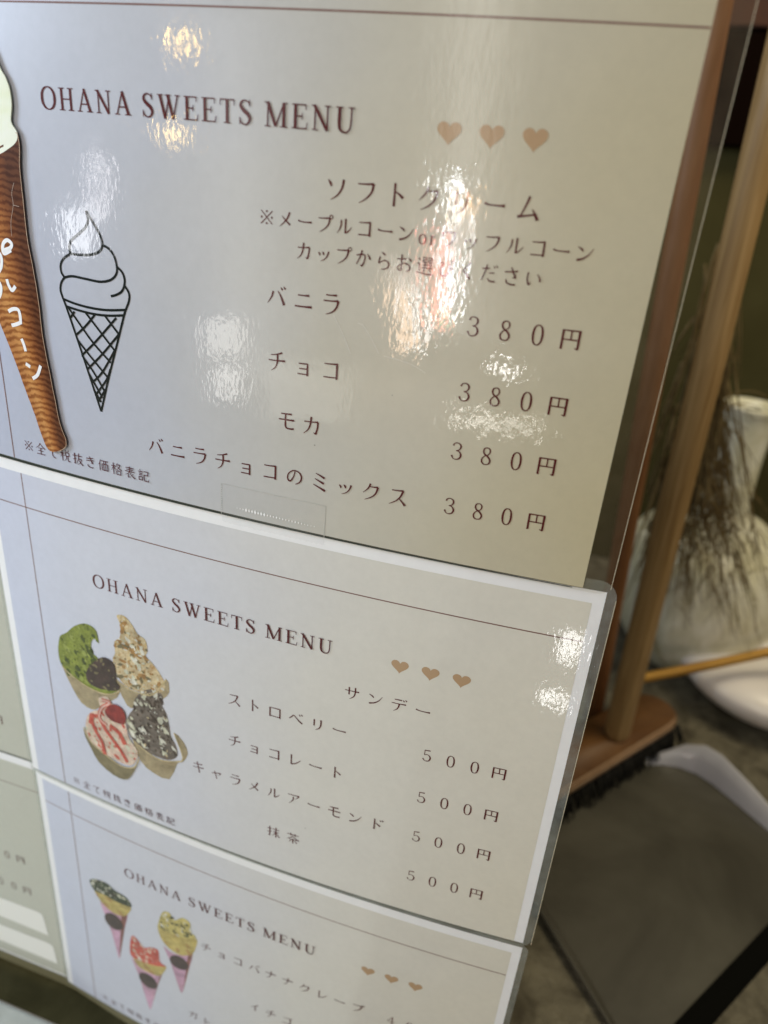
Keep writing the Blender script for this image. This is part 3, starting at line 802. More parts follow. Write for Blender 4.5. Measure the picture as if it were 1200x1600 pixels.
# dry grass drooping over the vase
rnd = random.Random(5)
bm = bmesh.new()
def strand(p0, p1, p2, r):
    pts = [tuple(Vector(p0).lerp(Vector(p1), t).lerp(Vector(p1).lerp(Vector(p2), t), t)) for t in [i / 7 for i in range(8)]]
    tube(bm, pts, [r * (1 - 0.75 * i / 7) for i in range(8)], 4, False)
for i in range(170):                       # long wisps fanning down over the vase
    b = (0.385 + rnd.uniform(-0.020, 0.020), 0.575 + rnd.uniform(-0.03, 0.02), rnd.uniform(-0.14, 0.02))
    t = rnd.random()
    e = (0.365 + 0.145 * t + rnd.uniform(-.01, .01), 0.568 + rnd.uniform(-0.03, 0.01), -0.20 - rnd.uniform(0.0, 0.12) - 0.02 * t)
    mid = (b[0] + (e[0] - b[0]) * 0.25 + rnd.uniform(-.012, .014), b[1] - 0.012, b[2] + (e[2] - b[2]) * 0.45 + 0.03 * t)
    strand(b, mid, e, rnd.uniform(0.0005, 0.0011))
    for s_ in range(2):                    # side twigs
        q = Vector(b).lerp(Vector(e), rnd.uniform(0.35, 0.85))
        r_ = q + Vector((rnd.uniform(-0.022, 0.026), rnd.uniform(-.01, .01), rnd.uniform(-0.05, -0.015)))
        strand(q, (q + r_) / 2 + Vector((0, -.004, .006)), r_, rnd.uniform(0.0004, 0.0009))
for i in range(85):                        # the dark upright mass behind the broom handle
    b = (0.380 + rnd.uniform(-0.024, 0.010), 0.575 + rnd.uniform(-0.03, 0.02), rnd.uniform(-0.16, 0.10))
    e = (b[0] + rnd.uniform(-0.02, 0.03), b[1], b[2] - rnd.uniform(0.05, 0.16))
    strand(b, ((b[0] + e[0]) / 2 + rnd.uniform(-.01, .01), b[1] - 0.005, (b[2] + e[2]) / 2), e, rnd.uniform(0.0011, 0.0024))
for i in range(34):                        # fine twigs in front of the neck
    b = (0.395 + rnd.uniform(-0.01, 0.01), 0.57, rnd.uniform(-0.16, -0.05))
    e = (0.438 + rnd.uniform(-0.02, 0.02), 0.57, b[2] + rnd.uniform(-0.11, 0.01))
    strand(b, ((b[0] + e[0]) / 2, 0.565, (b[2] + e[2]) / 2 + 0.02), e, rnd.uniform(0.0006, 0.0011))
tube(bm, [(0.384, 0.585, FZ), (0.385, 0.583, -0.25), (0.385, 0.58, 0.02)], [0.0035, 0.003, 0.002], 6)
tag(bm_obj('dried_grass', bm, M_GRASS, origin=(0.384, 0.585, FZ)), 'brown bunch of dried grass drooping in front of the pale vase', 'dried grass')

# second pole
bm = bmesh.new()
p0, p1 = Vector((0.3478, 0.469, FZ)), Vector((0.2990, 0.471, 0.46))
pts = [p0.lerp(p1, i / 8) for i in range(9)]
tube(bm, pts, [0.0105] * 9, 20)
tag(bm_obj('wooden_pole', bm, M_HANDLE2, origin=tuple(p0)), 'red brown wooden pole seen through the clear film edge, behind the broom', 'pole')

# broom
BW, BD = Vector((0.588, 0.809, 0)), Vector((-0.809, 0.588, 0))
BO = Vector((0.3266, 0.3235, 0))
broom = empty('broom', (0.372, 0.425, FZ), 'broom with pale round handle, wooden block and black bristles', 'broom')
bm = bmesh.new()
hp = [Vector((0.3709, 0.4235, -0.3995)), Vector((0.3708, 0.4233, -0.3975)), Vector((0.3706, 0.4231, -0.393)), Vector((0.3705, 0.423, -0.386)), Vector((0.3637, 0.423, 0.0199)), Vector((0.3574, 0.423, 0.2447)), Vector((0.351, 0.423, 0.47))]
tube(bm, hp, [0.004, 0.009, 0.0122, 0.0135, 0.0130, 0.0130, 0.0130], 24)
bm_obj('handle', bm, M_HANDLE, broom)
out = []
for (a, p) in [(-0.09, 0.0), (0.175, 0.0)]: out.append((a, p))
for i in range(1, 9):
    t = -math.pi / 2 + math.pi * i / 9
    out.append((0.178 + 0.030 * math.cos(t), 0.029 + 0.029 * math.sin(t)))
out += [(0.175, 0.058), (-0.09, 0.058)]
bm = bmesh.new()
lo = [bm.verts.new(BO + BW * a + BD * p + Vector((0, 0, -0.409))) for a, p in out]
f = bm.faces.new(lo)
ex = bmesh.ops.extrude_face_region(bm, geom=[f])
for v in ex['geom']:
    if isinstance(v, bmesh.types.BMVert): v.co.z = -0.396
bmesh.ops.bevel(bm, geom=list(bm.edges), offset=0.0028, segments=3, affect='EDGES')
blk = bm_obj('block', bm, [M_BLOCK, M_BLOCK_LIT], broom)
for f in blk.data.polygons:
    if abs(f.normal.z) < 0.75: f.material_index = 1  # upright faces painted paler, as if lit
bm = bmesh.new()
rnd = random.Random(3)
for i in range(38):
    for j in range(5):
        a, p = -0.085 + i * 0.0076 + rnd.uniform(-.0015, .0015), 0.004 + j * 0.0125 + rnd.uniform(-.001, .001)
        for k in range(3):
            b0 = BO + BW * (a + rnd.uniform(-.0016, .0016)) + BD * (p + rnd.uniform(-.0014, .0014)) + Vector((0, 0, -0.4085))
            sp = (-0.008 if j == 0 else (0.006 if j == 4 else 0))
            e0 = b0 + BW * rnd.uniform(-.005, .005) + BD * (sp + rnd.uniform(-.005, .003)) + Vector((0, 0, -0.0268 + rnd.uniform(0, 0.006)))
            tube(bm, [b0, (b0 + e0) / 2 + BD * sp * 0.2, e0], [0.0019, 0.0016, 0.0007], 5)
bm_obj('bristles', bm, M_BRISTLE, broom)

# dustpan
pan = empty('dustpan', (0.44, 0.30, FZ), 'wide dark grey dustpan with a pale raised rim and black rubber lip', 'dustpan')
LF, RF = (0.405, 0.118), (0.568, 0.350)
inner = [LF, (0.386, 0.141), (0.352, 0.184), (0.316, 0.228), (0.265, 0.292), (0.340, 0.396), (0.395, 0.430), (0.412, 0.436), (0.428, 0.443), (0.446, 0.446), (0.464, 0.443), (0.479, 0.434), (0.505, 0.410), (0.530, 0.386), RF]
hts = [0.005, 0.007, 0.009, 0.010, 0.010, 0.004, 0.006, 0.008, 0.016, 0.030, 0.038, 0.038, 0.030, 0.020, 0.008]
fl = Vector((0.43, 0.29))
bm = bmesh.new()
z0 = FZ + 0.004
bot = [bm.verts.new((x, y, z0 + 0.0)) for x, y in inner]
bm.faces.new(bot)
ex = bmesh.ops.extrude_face_region(bm, geom=list(bm.faces))
for v in ex['geom']:
    if isinstance(v, bmesh.types.BMVert): v.co.z = FZ + 0.0005
bm_obj('tray', bm, M_PAN, pan, smooth=False)
def pan_wall(name, i0, i1, mat):
    bm = bmesh.new()
    prev = None
    for (x, y), h in list(zip(inner, hts))[i0:i1]:
        n = (Vector((x, y)) - fl).normalized()
        ring = []
        for (o, z) in ((0.0005, 0.0046), (0.0025, h * 0.6), (0.007, h), (0.0095, h + 0.0010), (0.011, h - 0.0012), (0.0090, h * 0.5), (0.0062, 0.0005)):
            ring.append(bm.verts.new((x + n.x * o, y + n.y * o, FZ + z)))
        if prev:
            for k in range(6): bm.faces.new((prev[k], prev[k + 1], ring[k + 1], ring[k]))
        prev = ring
    bm_obj(name, bm, mat, pan)


pan_wall('shaded_side_wall', 0, 8, M_PAN)  # left wall's shade painted by using the dark tray colour
pan_wall('rim', 7, len(inner), M_PANRIM)
w2 = (Vector(RF) - Vector(LF)).normalized()
d2 = Vector((w2.y, -w2.x))
a, b = Vector(LF) - w2 * 0.008, Vector(RF) + w2 * 0.008
bm = bmesh.new()
sec = [(-0.001, 0.0062), (0.004, 0.0068), (0.013, 0.0030), (0.016, 0.0004), (-0.001, 0.0004)]
r1 = [bm.verts.new((a.x + d2.x * o, a.y + d2.y * o, FZ + z)) for o, z in sec]
r2 = [bm.verts.new((b.x + d2.x * o, b.y + d2.y * o, FZ + z)) for o, z in sec]
for k in range(5): bm.faces.new((r1[k], r1[(k + 1) % 5], r2[(k + 1) % 5], r2[k]))
bm.faces.new(r1); bm.faces.new(r2[::-1])
bm_obj('rubber_lip', bm, M_RUBBER, pan, smooth=False)

# ------------------------------------------------------------------ menu sheets
def white_sheet(sh, label, film_out, u1=297.0, v1=204.6, bw=4.54, bt=5.71, mat=None, rad=5.0, bb=0.0, film=None):
    r = sheet_root(sh, label)
    p = grid_patch('paper', sh, 0, u1, 0, v1, 0.0, PAPER, r)
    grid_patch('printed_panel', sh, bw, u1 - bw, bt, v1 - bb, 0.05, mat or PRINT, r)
    fr, B = film_ring('film_margin', sh, (0, u1, 0, v1), film_out, rad, film or FILM_GREY, r)
    return r


# left pair, flat and duller, behind the others
r = white_sheet(3, 'dull olive menu sheet at the left edge, upper of the two, mostly out of frame', (-4, 298.5, -3, 205.3), v1=204.2)
for c in r.children:
    if c.name.startswith('printed_panel'): c.data.materials[0] = PRINT_OLD
row('price_lettering', r, 3, '500円', 237.6, 178.9, 10.9, 7.8)
edge_strip('film_edge', 3, [(u, 204.6) for u in range(180, 298, 6)], 0.8, 0.8, M_EDGE_GREY, r)
r = white_sheet(4, 'dull olive menu sheet at the left edge with two blank white strips, lowest', (-4, 298, -2, 206.6), v1=205.6, bb=1.6)
for c in r.children:
    if c.name.startswith('printed_panel'): c.data.materials[0] = PRINT_OLD
lines(r, 4, 24.4, 4.6, 292)
row('price_lettering', r, 4, '500円', 233.9, 94.0, 10.95, 7.8)
row('price_lettering', r, 4, '500円', 234.6, 124.2, 10.95, 7.8)
for (pa) in ([(-150, -349.5), (-21, -345.7), (-17.5, -346.2), (-15.7, -348.2), (-13.8, -367.9), (-150, -366)],
             [(-150, -379.5), (-16, -376.6), (-12.5, -377.2), (-11.3, -379.4), (-10.2, -396.8), (-150, -395.6)]):
    k = Ink(4, 0.25)
    k.poly([(x + 293.4, -203.2 - z) for x, z in pa])
    k.build('blank_sticker', STICKER, r)

# bottom sheet
r = white_sheet(2, 'lowest large menu sheet showing three crepes, partly cut by the frame', (-2.6, 300.2, -2, 207), v1=204.8)
title(r, 2, 62.3, 190.5, 56.9, 7.24)
hearts(r, 2, 220.9, 54.36, 13.49)
lines(r, 2, 23.67, 4.54, 292.4, 25.22, 5.8, 204.6)
row('item_lettering', r, 2, 'チョコバナナクレープ', 119.7, 89.3, 10.87, 7.6)
row('item_lettering', r, 2, 'イチゴ', 153.2, 126.7, 10.8, 7.6)
row('item_lettering', r, 2, 'ガト', 108.5, 164.0, 10.0, 7.6)
row('price_lettering', r, 2, '400円', 237.4, 90.0, 10.95, 7.8)
row('tax_note', r, 2, '※全て税抜き価格表記', 34.7, 197.1, 7.27, 5.7)

C = lambda *a: laminated(*a)
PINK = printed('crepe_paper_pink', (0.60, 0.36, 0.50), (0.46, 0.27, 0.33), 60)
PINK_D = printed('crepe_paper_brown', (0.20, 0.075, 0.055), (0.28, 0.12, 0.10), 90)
CREPE_Y = printed('crepe_yellow', (0.56, 0.45, 0.15), (0.40, 0.31, 0.08), 260)
BADGE = printed('badge_brown', (0.045, 0.025, 0.018), (0.07, 0.04, 0.03), 200)
CREAM = printed('cream_print', (0.66, 0.64, 0.50), (0.50, 0.50, 0.34), 350)
CHOC = printed('chocolate_print', (0.030, 0.020, 0.012), (0.085, 0.055, 0.035), 400)
GREENC = printed('dark_green_print', (0.020, 0.030, 0.012), (0.06, 0.07, 0.03), 400)
REDB = printed('berry_print', (0.42, 0.035, 0.02), (0.58, 0.13, 0.08), 500)
BANANA = printed('banana_print', (0.60, 0.50, 0.16), (0.45, 0.38, 0.12), 300)
KRAFT = printed('cup_print', (0.30, 0.235, 0.125), (0.38, 0.31, 0.18), 80)
KRAFT_D = printed('cup_shade_print', (0.16, 0.13, 0.06), (0.22, 0.18, 0.09), 80)
RIMC = printed('cup_rim_print', (0.48, 0.38, 0.19), (0.55, 0.45, 0.25), 120)
MATCHA = printed('matcha_print', (0.10, 0.125, 0.012), (0.24, 0.28, 0.04), 330, (0.16, 0.19, 0.02))
MATCHA_D = printed('matcha_dark_print', (0.035, 0.05, 0.006), (0.09, 0.11, 0.015), 400)
MATCHA_L = printed('matcha_light_print', (0.34, 0.38, 0.09), (0.27, 0.31, 0.06), 400)
CARA = printed('caramel_print', (0.46, 0.30, 0.10), (0.60, 0.50, 0.30), 320, (0.36, 0.20, 0.06))
CARA_D = printed('almond_print', (0.28, 0.14, 0.04), (0.42, 0.25, 0.08), 400)
SMOKE = printed('dark_cream_print', (0.11, 0.085, 0.065), (0.19, 0.155, 0.12), 330)
BERRYCREAM = printed('berry_cream_print', (0.62, 0.42, 0.33), (0.66, 0.56, 0.42), 300)
WHITEC = printed('white_cream_print', (0.72, 0.70, 0.60), (0.60, 0.58, 0.46), 400)


def inside(p, poly):
    x, y = p; c = False
    for (x0, y0), (x1, y1) in zip(poly, poly[1:] + poly[:1]):
        if (y0 > y) != (y1 > y) and x < (x1 - x0) * (y - y0) / (y1 - y0) + x0: c = not c
    return c


def blobs(k, poly, n, r0, r1, mats, rnd, ang=None):
    us = [p[0] for p in poly]; vs = [p[1] for p in poly]
    got = 0
    for _ in range(n * 12):
        if got >= n: break
        p = (rnd.uniform(min(us), max(us)), rnd.uniform(min(vs), max(vs)))
        if not inside(p, poly): continue
        r = rnd.uniform(r0, r1); a0 = rnd.uniform(0, 6.3) if ang is None else ang + rnd.uniform(-.5, .5)
        st = rnd.uniform(1.2, 2.3)
        pts = []
        for j in range(9):
            t = 2 * math.pi * j / 9
            rr = r * rnd.uniform(0.7, 1.15)
            x, y = rr * st * math.cos(t), rr * math.sin(t)
            q = (p[0] + x * math.cos(a0) - y * math.sin(a0), p[1] + x * math.sin(a0) + y * math.cos(a0))
            pts.append(q)
        if sum(inside(q, poly) for q in pts) < 6: continue
        k.poly(pts, rnd.choice(mats)); k.lift -= 0.0028
        got += 1


def smooth_poly(pts, n=3): return [p for p in spline(pts, n, True)]


def picture_part(name, sh, polys, mats, parent, lift, deco=None, seed=1):
    k = Ink(sh, lift)
    for p in polys: k.poly(smooth_poly(p))
    if deco:
        rnd = random.Random(seed)
        for d in deco: blobs(k, polys[0], *d[:3], d[3], rnd, *(d[4:]))
    return k.build(name, mats, parent)


for ci, c in enumerate(CREPE):
    pr = empty('printed_crepe', (0, 0, 0)); pr.parent = r
    pr['label'] = ['printed crepe cone with dark chocolate topping', 'printed crepe cone with red strawberry topping', 'printed crepe cone with banana and dark crumbs'][ci]
    k = Ink(2, 0.10)
    k.poly(smooth_poly(c['cone'], 2))
    tip = c['cone'][4] if ci == 1 else c['cone'][5]
    # printed darker right flank of the paper cone
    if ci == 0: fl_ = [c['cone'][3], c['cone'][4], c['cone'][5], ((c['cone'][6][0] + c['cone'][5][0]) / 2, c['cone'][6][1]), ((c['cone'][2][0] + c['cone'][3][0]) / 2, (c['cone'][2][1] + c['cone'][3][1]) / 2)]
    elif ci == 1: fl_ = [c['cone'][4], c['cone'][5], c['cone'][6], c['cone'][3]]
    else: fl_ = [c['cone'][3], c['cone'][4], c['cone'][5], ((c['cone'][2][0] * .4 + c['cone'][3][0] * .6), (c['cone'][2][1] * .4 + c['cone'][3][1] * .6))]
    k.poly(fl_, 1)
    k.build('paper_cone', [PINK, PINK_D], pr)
    picture_part('crepe_skin', 2, [c['wrap']], [CREPE_Y, CARA_D], pr, 0.13, [(5, .8, 1.6, [1], 0.6)], ci)
    deco = [[(20, .5, 1.1, [1, 3, 2]), (30, .25, .5, [1, 2])], [(18, .5, 1.2, [1, 2, 3]), (26, .25, .5, [1, 2])], [(14, .5, 1.0, [1, 3]), (40, .3, .9, [2])]][ci]
    picture_part('topping', 2, [c['top']], [[GREENC, CREAM, CHOC, WHITEC], [REDB, CREAM, BERRYCREAM, WHITEC], [BANANA, CREAM, GREENC, WHITEC]][ci], pr, 0.16, deco, 11 + ci)
    k = Ink(2, 0.20); k.poly(c['badge']); k.build('badge', BADGE, pr)

# middle sheet
r = white_sheet(1, 'middle menu sheet with four printed sundae cups and 500 yen prices', (-2.6, 301.0, -4.6, 206.2), v1=203.4, rad=7.5)
title(r, 1, 62.46, 190.6, 56.9, 7.24)
hearts(r, 1, 220.9, 54.36, 13.49)
lines(r, 1, 23.67, 4.54, 292.4, 25.22, 5.8, 203.2)
row('heading_lettering', r, 1, 'サンデー', 200.4, 75.1, 10.95, 7.6)
row('item_lettering', r, 1, 'ストロベリー', 141.2, 98.2, 10.88, 7.6)
row('item_lettering', r, 1, 'チョコレート', 141.3, 124.2, 10.87, 7.6)
row('item_lettering', r, 1, 'キャラメルアーモンド', 119.6, 149.8, 10.87, 7.6)
row('item_lettering', r, 1, '抹茶', 163.2, 177.2, 11.1, 7.6)
for v in (99.3, 124.9, 150.3, 177.5): row('price_lettering', r, 1, '500円', 237.6, v, 10.9, 7.6)
row('tax_note', r, 1, '※全て税抜き価格表記', 34.7, 197.1, 7.27, 5.7)
edge_strip('film_edge', 1, [(-2 + 302 * i / 40, 203.7 + 0.15) for i in range(41)], 0.6, 0.12, M_EDGE_GREY, r)
edge_strip('film_edge', 1, [(300.9, 3 + 200 * i / 10) for i in range(11)], 0.3, 0.3, M_EDGE_PALE, r)
SD = SUNDAE
for nm, lab, lift, cup, cream, cm, mats, deco in (
    ('printed_sundae', 'printed cup of dark cream with dark crumbs', 0.16, 'chocolate_cup', 'chocolate_cream', CREAM, [SMOKE, CHOC, CREAM, WHITEC, CARA], [(26, .8, 1.9, [2, 2, 3], 1.1), (90, .4, 1.1, [1, 1, 0], 1.1), (60, .25, .6, [3, 1, 2, 4])]),
    ('printed_sundae', 'printed cup of pale cream with caramel and almonds', 0.16, 'caramel_cup', 'caramel_cream', CARA, [CARA, CARA_D, WHITEC, CREAM, KRAFT_D], [(14, 1.0, 2.2, [2, 3], 1.0), (40, .6, 1.5, [1, 4, 1]), (80, .25, .7, [1, 4, 2, 3])]),
    ('printed_sundae', 'printed cup of green matcha cream with red bean paste', 0.22, 'matcha_cup', 'matcha_cream', MATCHA, [MATCHA, MATCHA_D, MATCHA_L, MATCHA], [(24, .9, 2.2, [1, 1, 2], 1.0), (40, .4, 1.1, [1, 2, 2], 0.8), (60, .2, .5, [1, 2])]),
    ('printed_sundae', 'printed cup of white cream with red sauce and a cherry', 0.40, 'strawberry_cup', 'strawberry_cream', WHITEC, [BERRYCREAM, REDB, PINK, CREAM, CARA], [(26, .5, 1.3, [3, 3, 1], 1.0), (30, .4, 1.0, [1, 3]), (40, .2, .5, [1, 3, 4])])):
    pr = empty(nm, (0, 0, 0)); pr.parent = r; pr['label'] = lab
    k = Ink(1, lift)
    cp = smooth_poly(SD[cup], 2)
    k.poly(cp)
    lowv = sorted(SD[cup], key=lambda q: -q[1])[:4]
    cpb = sorted(SD[cup], key=lambda q: q[0])
    k.build('cup', [KRAFT if cup != 'strawberry_cup' else KRAFT_D], pr)
    picture_part('cream', 1, [SD[cream]], mats, pr, lift + 0.03, deco, hash(cup) % 7 if False else len(cup))
    # rim of the cup as a pale curved line
    n0 = {'matcha_cup': 5, 'caramel_cup': 4, 'strawberry_cup': 5, 'chocolate_cup': 5}[cup]
    k = Ink(1, lift + 0.16)
    seq = SD[cup][:n0 + 1]
    k.ribbon([(u, v, 0.8) for u, v in seq], n=4)
    k.build('cup_rim', RIMC, pr)
    if cup == 'matcha_cup':
        picture_part('bean_paste', 1, [SD['bean_paste']], [BADGE, CHOC, KRAFT_D], pr, lift + 0.2, [(40, .4, .9, [1, 1, 2])], 4)
    if cup == 'strawberry_cup':
        k = Ink(1, lift + 0.2)
        for s_ in SD['sauce']: k.ribbon([(u, v, 2.3 if len(s_) > 3 else 3.0) for u, v in s_], n=5)
        k.build('red_sauce', REDB, pr)
        k = Ink(1, lift + 0.24)
        k.ribbon([(u, v, 1.2) for u, v in SD['sauce'][0]], n=5)
        k.build('pink_swirl', printed('pink_cream_print', (0.70, 0.36, 0.30), (0.62, 0.45, 0.36), 300), pr)
        k = Ink(1, lift + 0.26); k.poly(smooth_poly(SD['cherry'])); k.build('cherry', printed('cherry_print', (0.16, 0.012, 0.010), (0.30, 0.035, 0.025), 180), pr)

# top sheet, printed to its edge
r = sheet_root(0, 'top menu sheet with soft cream cone drawing and 380 yen prices')
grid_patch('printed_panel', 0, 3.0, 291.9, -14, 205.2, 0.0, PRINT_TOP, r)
film_ring('film_margin', 0, (3.0, 291.9, -14, 205.2), (-3, 302.2, -20, 206.6), 5, FILM_CLEAR, r)
title(r, 0, 64.1, 190.7, 56.95, 7.3)
hearts(r, 0, 221.4, 54.4, 13.45)
lines(r, 0, 23.67, 3.1, 291.6, 25.22, -12, 205.0)
row('heading_lettering', r, 0, 'ソフトクリーム', 184.6, 74.0, 10.83, 7.9)
row('note_lettering', r, 0, '※メープルコーン', 159.1, 85.4, 7.33, 6.1)
k = Ink(0); k.roman('o', 214.6, 88.3, 4.4); k.roman('r', 218.4, 88.3, 4.4); k.build('note_lettering', INK, r)
row('note_lettering', r, 0, 'ワッフルコーン', 225.0, 85.6, 7.40, 6.1)
row('note_lettering', r, 0, 'カップからお選びください', 173.8, 95.1, 7.36, 6.1)
row('item_lettering', r, 0, 'バニラ', 163.4, 112.0, 10.8, 7.9)
row('item_lettering', r, 0, 'チョコ', 164.2, 136.0, 11.0, 7.9)
row('item_lettering', r, 0, 'モカ', 168.8, 158.9, 10.7, 7.9)
row('item_lettering', r, 0, 'バニラチョコのミックス', 107.7, 181.5, 10.88, 7.9)
for v in (112.9, 136.2, 158.7, 181.2): row('price_lettering', r, 0, '380円', 237.1, v, 11.0, 7.9)
row('tax_note', r, 0, '※全て税抜き価格表記', 35.6, 196.8, 7.22, 5.9)
k = Ink(0, 0.1)
for i, ln in enumerate(CONE_LINES): k.ribbon([(u, v, 1.0 if i < 11 else 0.95) for u, v in ln], n=5)
k.build('cone_drawing', INK_BLACK, r)
edge_strip('film_edge', 0, [(-2 + 290 * i / 40, 206.1 - 0.3 * i / 40) for i in range(41)], 1.25, 0.35, M_EDGE_DARK, r)
edge_strip('film_edge', 0, [(302.1, -18 + 222 * i / 10) for i in range(11)], 0.24, 0.24, M_EDGE_PALE, r)

k = Ink(0, 0.14)
for pts in SCRATCHES: k.ribbon([(u, v, .14) for u, v in pts], n=3)
k.build('scratch', plain('film_scratch', (0.72, 0.70, 0.64), 0.3, 0.6), r)

# ------------------------------------------------------------------ sticky tape across the join of top and middle sheet
tp = empty('tape_strip', S(0, 163, 199), 'clear sticky tape strip with a row of painted dot glints, below the top sheet lettering', 'tape')
vs, fs = [], []
n = 40
for i in range(n + 1):
    u = 139.4 + (187.0 - 139.4) * i / n
    vs.append(S(0, u, 191.8, 0.12)); vs.append(S(0, u, 206.4, 0.14)); vs.append(S(0, u, 210.0 + (0.5 if i % 2 else 0), -0.85))
for i in range(n):
    for j in range(2): fs.append((3 * i + j, 3 * i + j + 1, 3 * i + j + 4, 3 * i + j + 3))
link_mesh('film', vs, fs, TAPE, tp, smooth=True)
k = Ink(0, 0.16)
rnd = random.Random(8)
for i in range(26):
    u = 147.0 + i * 1.42
    s_ = 0.66 * (1.0 if 2 < i < 10 else 0.62) * rnd.uniform(0.8, 1.1) * (0.6 if i < 2 or i > 21 else 1)
    v = 201.6 + 0.02 * i
    k.poly([(u - s_ * 0.8, v), (u, v - s_ * 1.5), (u + s_ * 0.8, v), (u, v + s_ * 1.5)])
for i in range(12):
    k.poly([(a + rnd.uniform(-.1, .1), b) for a, b in [(139.5, 193 + i * 1.05), (139.9, 192.8 + i * 1.05), (139.8, 193.2 + i * 1.05)]])
k.build('dot_glints', M_GLINT, tp)  # flat white diamonds painted as glints off the embossed dots
k = Ink(0, 0.15)
k.ribbon([(139.4, 191.8, .10), (187, 191.8, .10)], n=20); k.ribbon([(187, 191.8, .22), (187, 206.2, .22)], n=4); k.ribbon([(139.4, 191.8, .22), (139.4, 206.2, .22)], n=4)
k.build('tape_edge', plain('tape_edge', (0.46, 0.455, 0.40), 0.4), tp)

# ------------------------------------------------------------------ cut-out picture of a soft cream cone, held off the top sheet
LIFTC = 1.3
axis_top = Vector(((CUT_CONE[0][0] + CUT_CONE[22][0]) / 2, (CUT_CONE[0][1] + CUT_CONE[22][1]) / 2))
axis_tip = Vector(((CUT_CONE[11][0] + CUT_CONE[15][0]) / 2, CUT_CONE[13][1]))
cut = empty('cone_cutout', S(0, axis_tip.x, axis_tip.y, LIFTC), 'cut-out picture of a brown waffle cone with pale green cream and white handwriting', 'picture')


def cone_color(nt):
    c = coords(nt)
    d = (axis_tip - axis_top); ln = d.length
    ax = Vector((d.x, 0, -d.y)).normalized(); pr = Vector((-ax.z, 0, ax.x))
    if pr.x < 0: pr = -pr
    def dot(vec):
        n = nt.nodes.new('ShaderNodeVectorMath'); n.operation = 'DOT_PRODUCT'
        nt.links.new(c, n.inputs[0]); n.inputs[1].default_value = vec
        return math_n(nt, 'MULTIPLY', n.outputs['Value'], 1000.0)
    t = dot(ax); s = dot(pr)                       # mm along (tip = 0, up negative) and across
    hw = math_n(nt, 'ADD', math_n(nt, 'MULTIPLY', t, -0.5 * (30.0 - 7.5) / ln), 4.0)
    sn = math_n(nt, 'DIVIDE', s, hw)
    wob = math_n(nt, 'MULTIPLY', math_n(nt, 'SUBTRACT', noise_tex(nt, 120, 4, 0.7, c), 0.5), 5.2)
    bow = math_n(nt, 'MULTIPLY', math_n(nt, 'MULTIPLY', sn, sn), -0.9)
    ph = math_n(nt, 'ADD', math_n(nt, 'ADD', math_n(nt, 'ADD', t, wob), bow), math_n(nt, 'MULTIPLY', s, -0.16))
    rid = math_n(nt, 'SINE', math_n(nt, 'MULTIPLY', ph, 2 * math.pi / 2.75))
    rid = math_n(nt, 'ADD', math_n(nt, 'MULTIPLY', rid, 0.5), 0.5)
    base = ramp(nt, math_n(nt, 'ADD', math_n(nt, 'MULTIPLY', sn, 0.5), math_n(nt, 'ADD', 0.5, math_n(nt, 'MULTIPLY', math_n(nt, 'SUBTRACT', noise_tex(nt, 70, 3, 0.5, c), 0.5), 0.3))),
                [(0.05, (0.46, 0.20, 0.065)), (0.30, (0.58, 0.28, 0.09)), (0.55, (0.42, 0.165, 0.046)), (0.78, (0.22, 0.075, 0.023)), (1.0, (0.11, 0.038, 0.015))])
    dark = mix_col(nt, 1.0, base, (0.52, 0.40, 0.33), 'MULTIPLY')
    patch = math_n(nt, 'MULTIPLY', math_n(nt, 'SUBTRACT', noise_tex(nt, 200, 3, 0.6, c), 0.5), 1.1)
    return mix_col(nt, ramp(nt, math_n(nt, 'ADD', rid, patch), [(0.05, (0, 0, 0)), (0.80, (1, 1, 1))]), dark, base)


def cream_color(nt):
    c = coords(nt)
    return ramp(nt, noise_tex(nt, 45, 3, 0.55, c, 0.8), [(0.25, (0.62, 0.70, 0.36)), (0.45, (0.78, 0.82, 0.62)), (0.7, (0.85, 0.87, 0.78))])


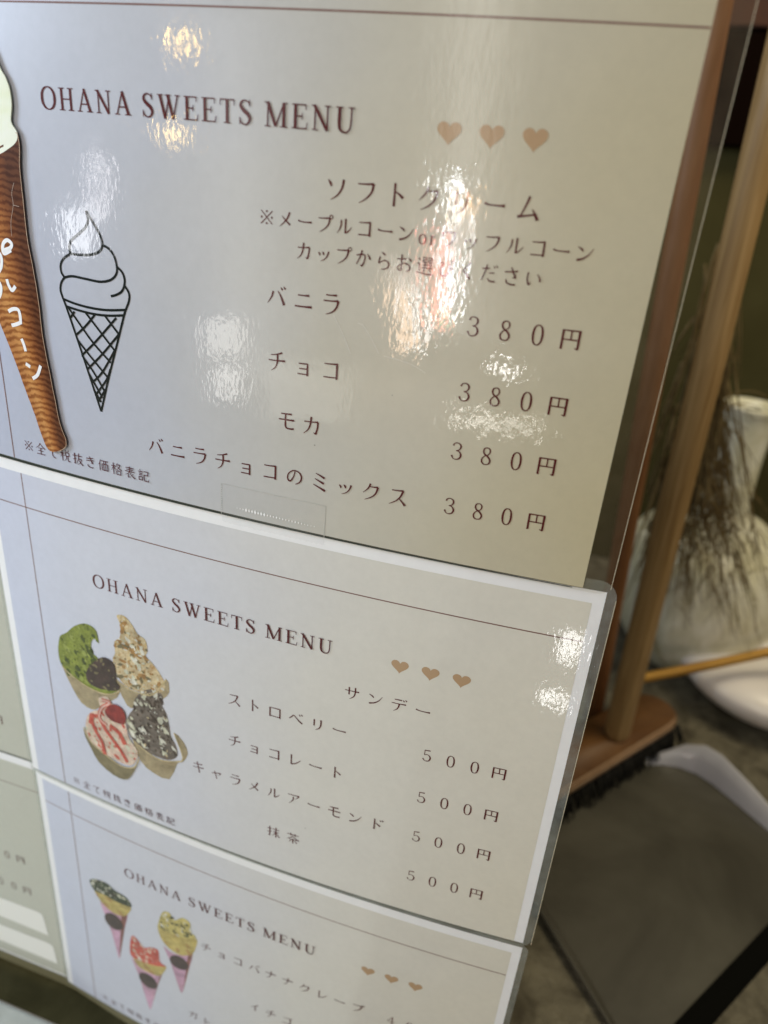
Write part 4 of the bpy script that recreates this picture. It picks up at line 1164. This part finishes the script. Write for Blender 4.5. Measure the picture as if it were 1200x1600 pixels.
WAFFLE = laminated('waffle_print', color_fn=cone_color, coat=0.6)
SOFT = laminated('soft_cream_print', color_fn=cream_color, coat=0.6)
INKW = laminated('white_marker', (0.85, 0.85, 0.84), coat=0.3)


def cut_piece(name, poly, mat):
    bm = bmesh.new()
    fr = [bm.verts.new(S(0, u, v, LIFTC)) for u, v in poly]
    bk = [bm.verts.new(S(0, u, v, LIFTC - 0.55)) for u, v in poly]
    bm.faces.new(fr); bm.faces.new(bk[::-1])
    for i in range(len(poly)):
        j = (i + 1) % len(poly)
        bm.faces.new((fr[i], bk[i], bk[j], fr[j]))
    return bm_obj(name, bm, mat, cut, smooth=False)


cone_pts = []
rnd = random.Random(2)
for i, p in enumerate(spline(CUT_CONE, 4, True)):
    cone_pts.append((p[0] + rnd.uniform(-.10, .10), p[1]))
cream_pts = smooth_poly(CUT_CREAM, 4)
cut_piece('waffle_cone', cone_pts, WAFFLE)
bm_c = cut_piece('soft_cream', [(u, v) for u, v in cream_pts], SOFT)
bm_c.location.y -= 0.00005
k = Ink(0, LIFTC + 0.07)
nn = len(cone_pts)
k.ribbon([(u, v, 0.26) for u, v in cone_pts[:int(nn * 0.5)]], n=1)
k.build('cut_edge', plain('pale_cut_edge', (0.50, 0.36, 0.24), 0.25, 0.7), cut)
k = Ink(0, LIFTC + 0.09)
for h in HAND: k.ribbon([(u, v, 1.55) for u, v in h], n=5)
k.build('handwriting', INKW, cut)
k = Ink(0, LIFTC + 0.08)
for h in CUT_SCRATCH: k.ribbon([(u, v, 0.2) for u, v in h], n=5)
k.build('film_crease', plain('film_crease', (0.45, 0.33, 0.25), 0.25, 0.7), cut)
k = Ink(0, LIFTC - 0.6)
pad = [axis_top.lerp(axis_tip, t) for t in (0.2, 0.5, 0.8)]
M_PAD = plain('foam_pad', (0.6, 0.6, 0.58))
for q in pad:
    bm = bmesh.new()
    c0 = Vector(S(0, q.x, q.y, 0.1)); c1 = Vector(S(0, q.x, q.y, LIFTC - 0.45))
    tube(bm, [c0, c1], [0.0025, 0.0025], 12)
    bm_obj('foam_pad', bm, M_PAD, cut, smooth=False)
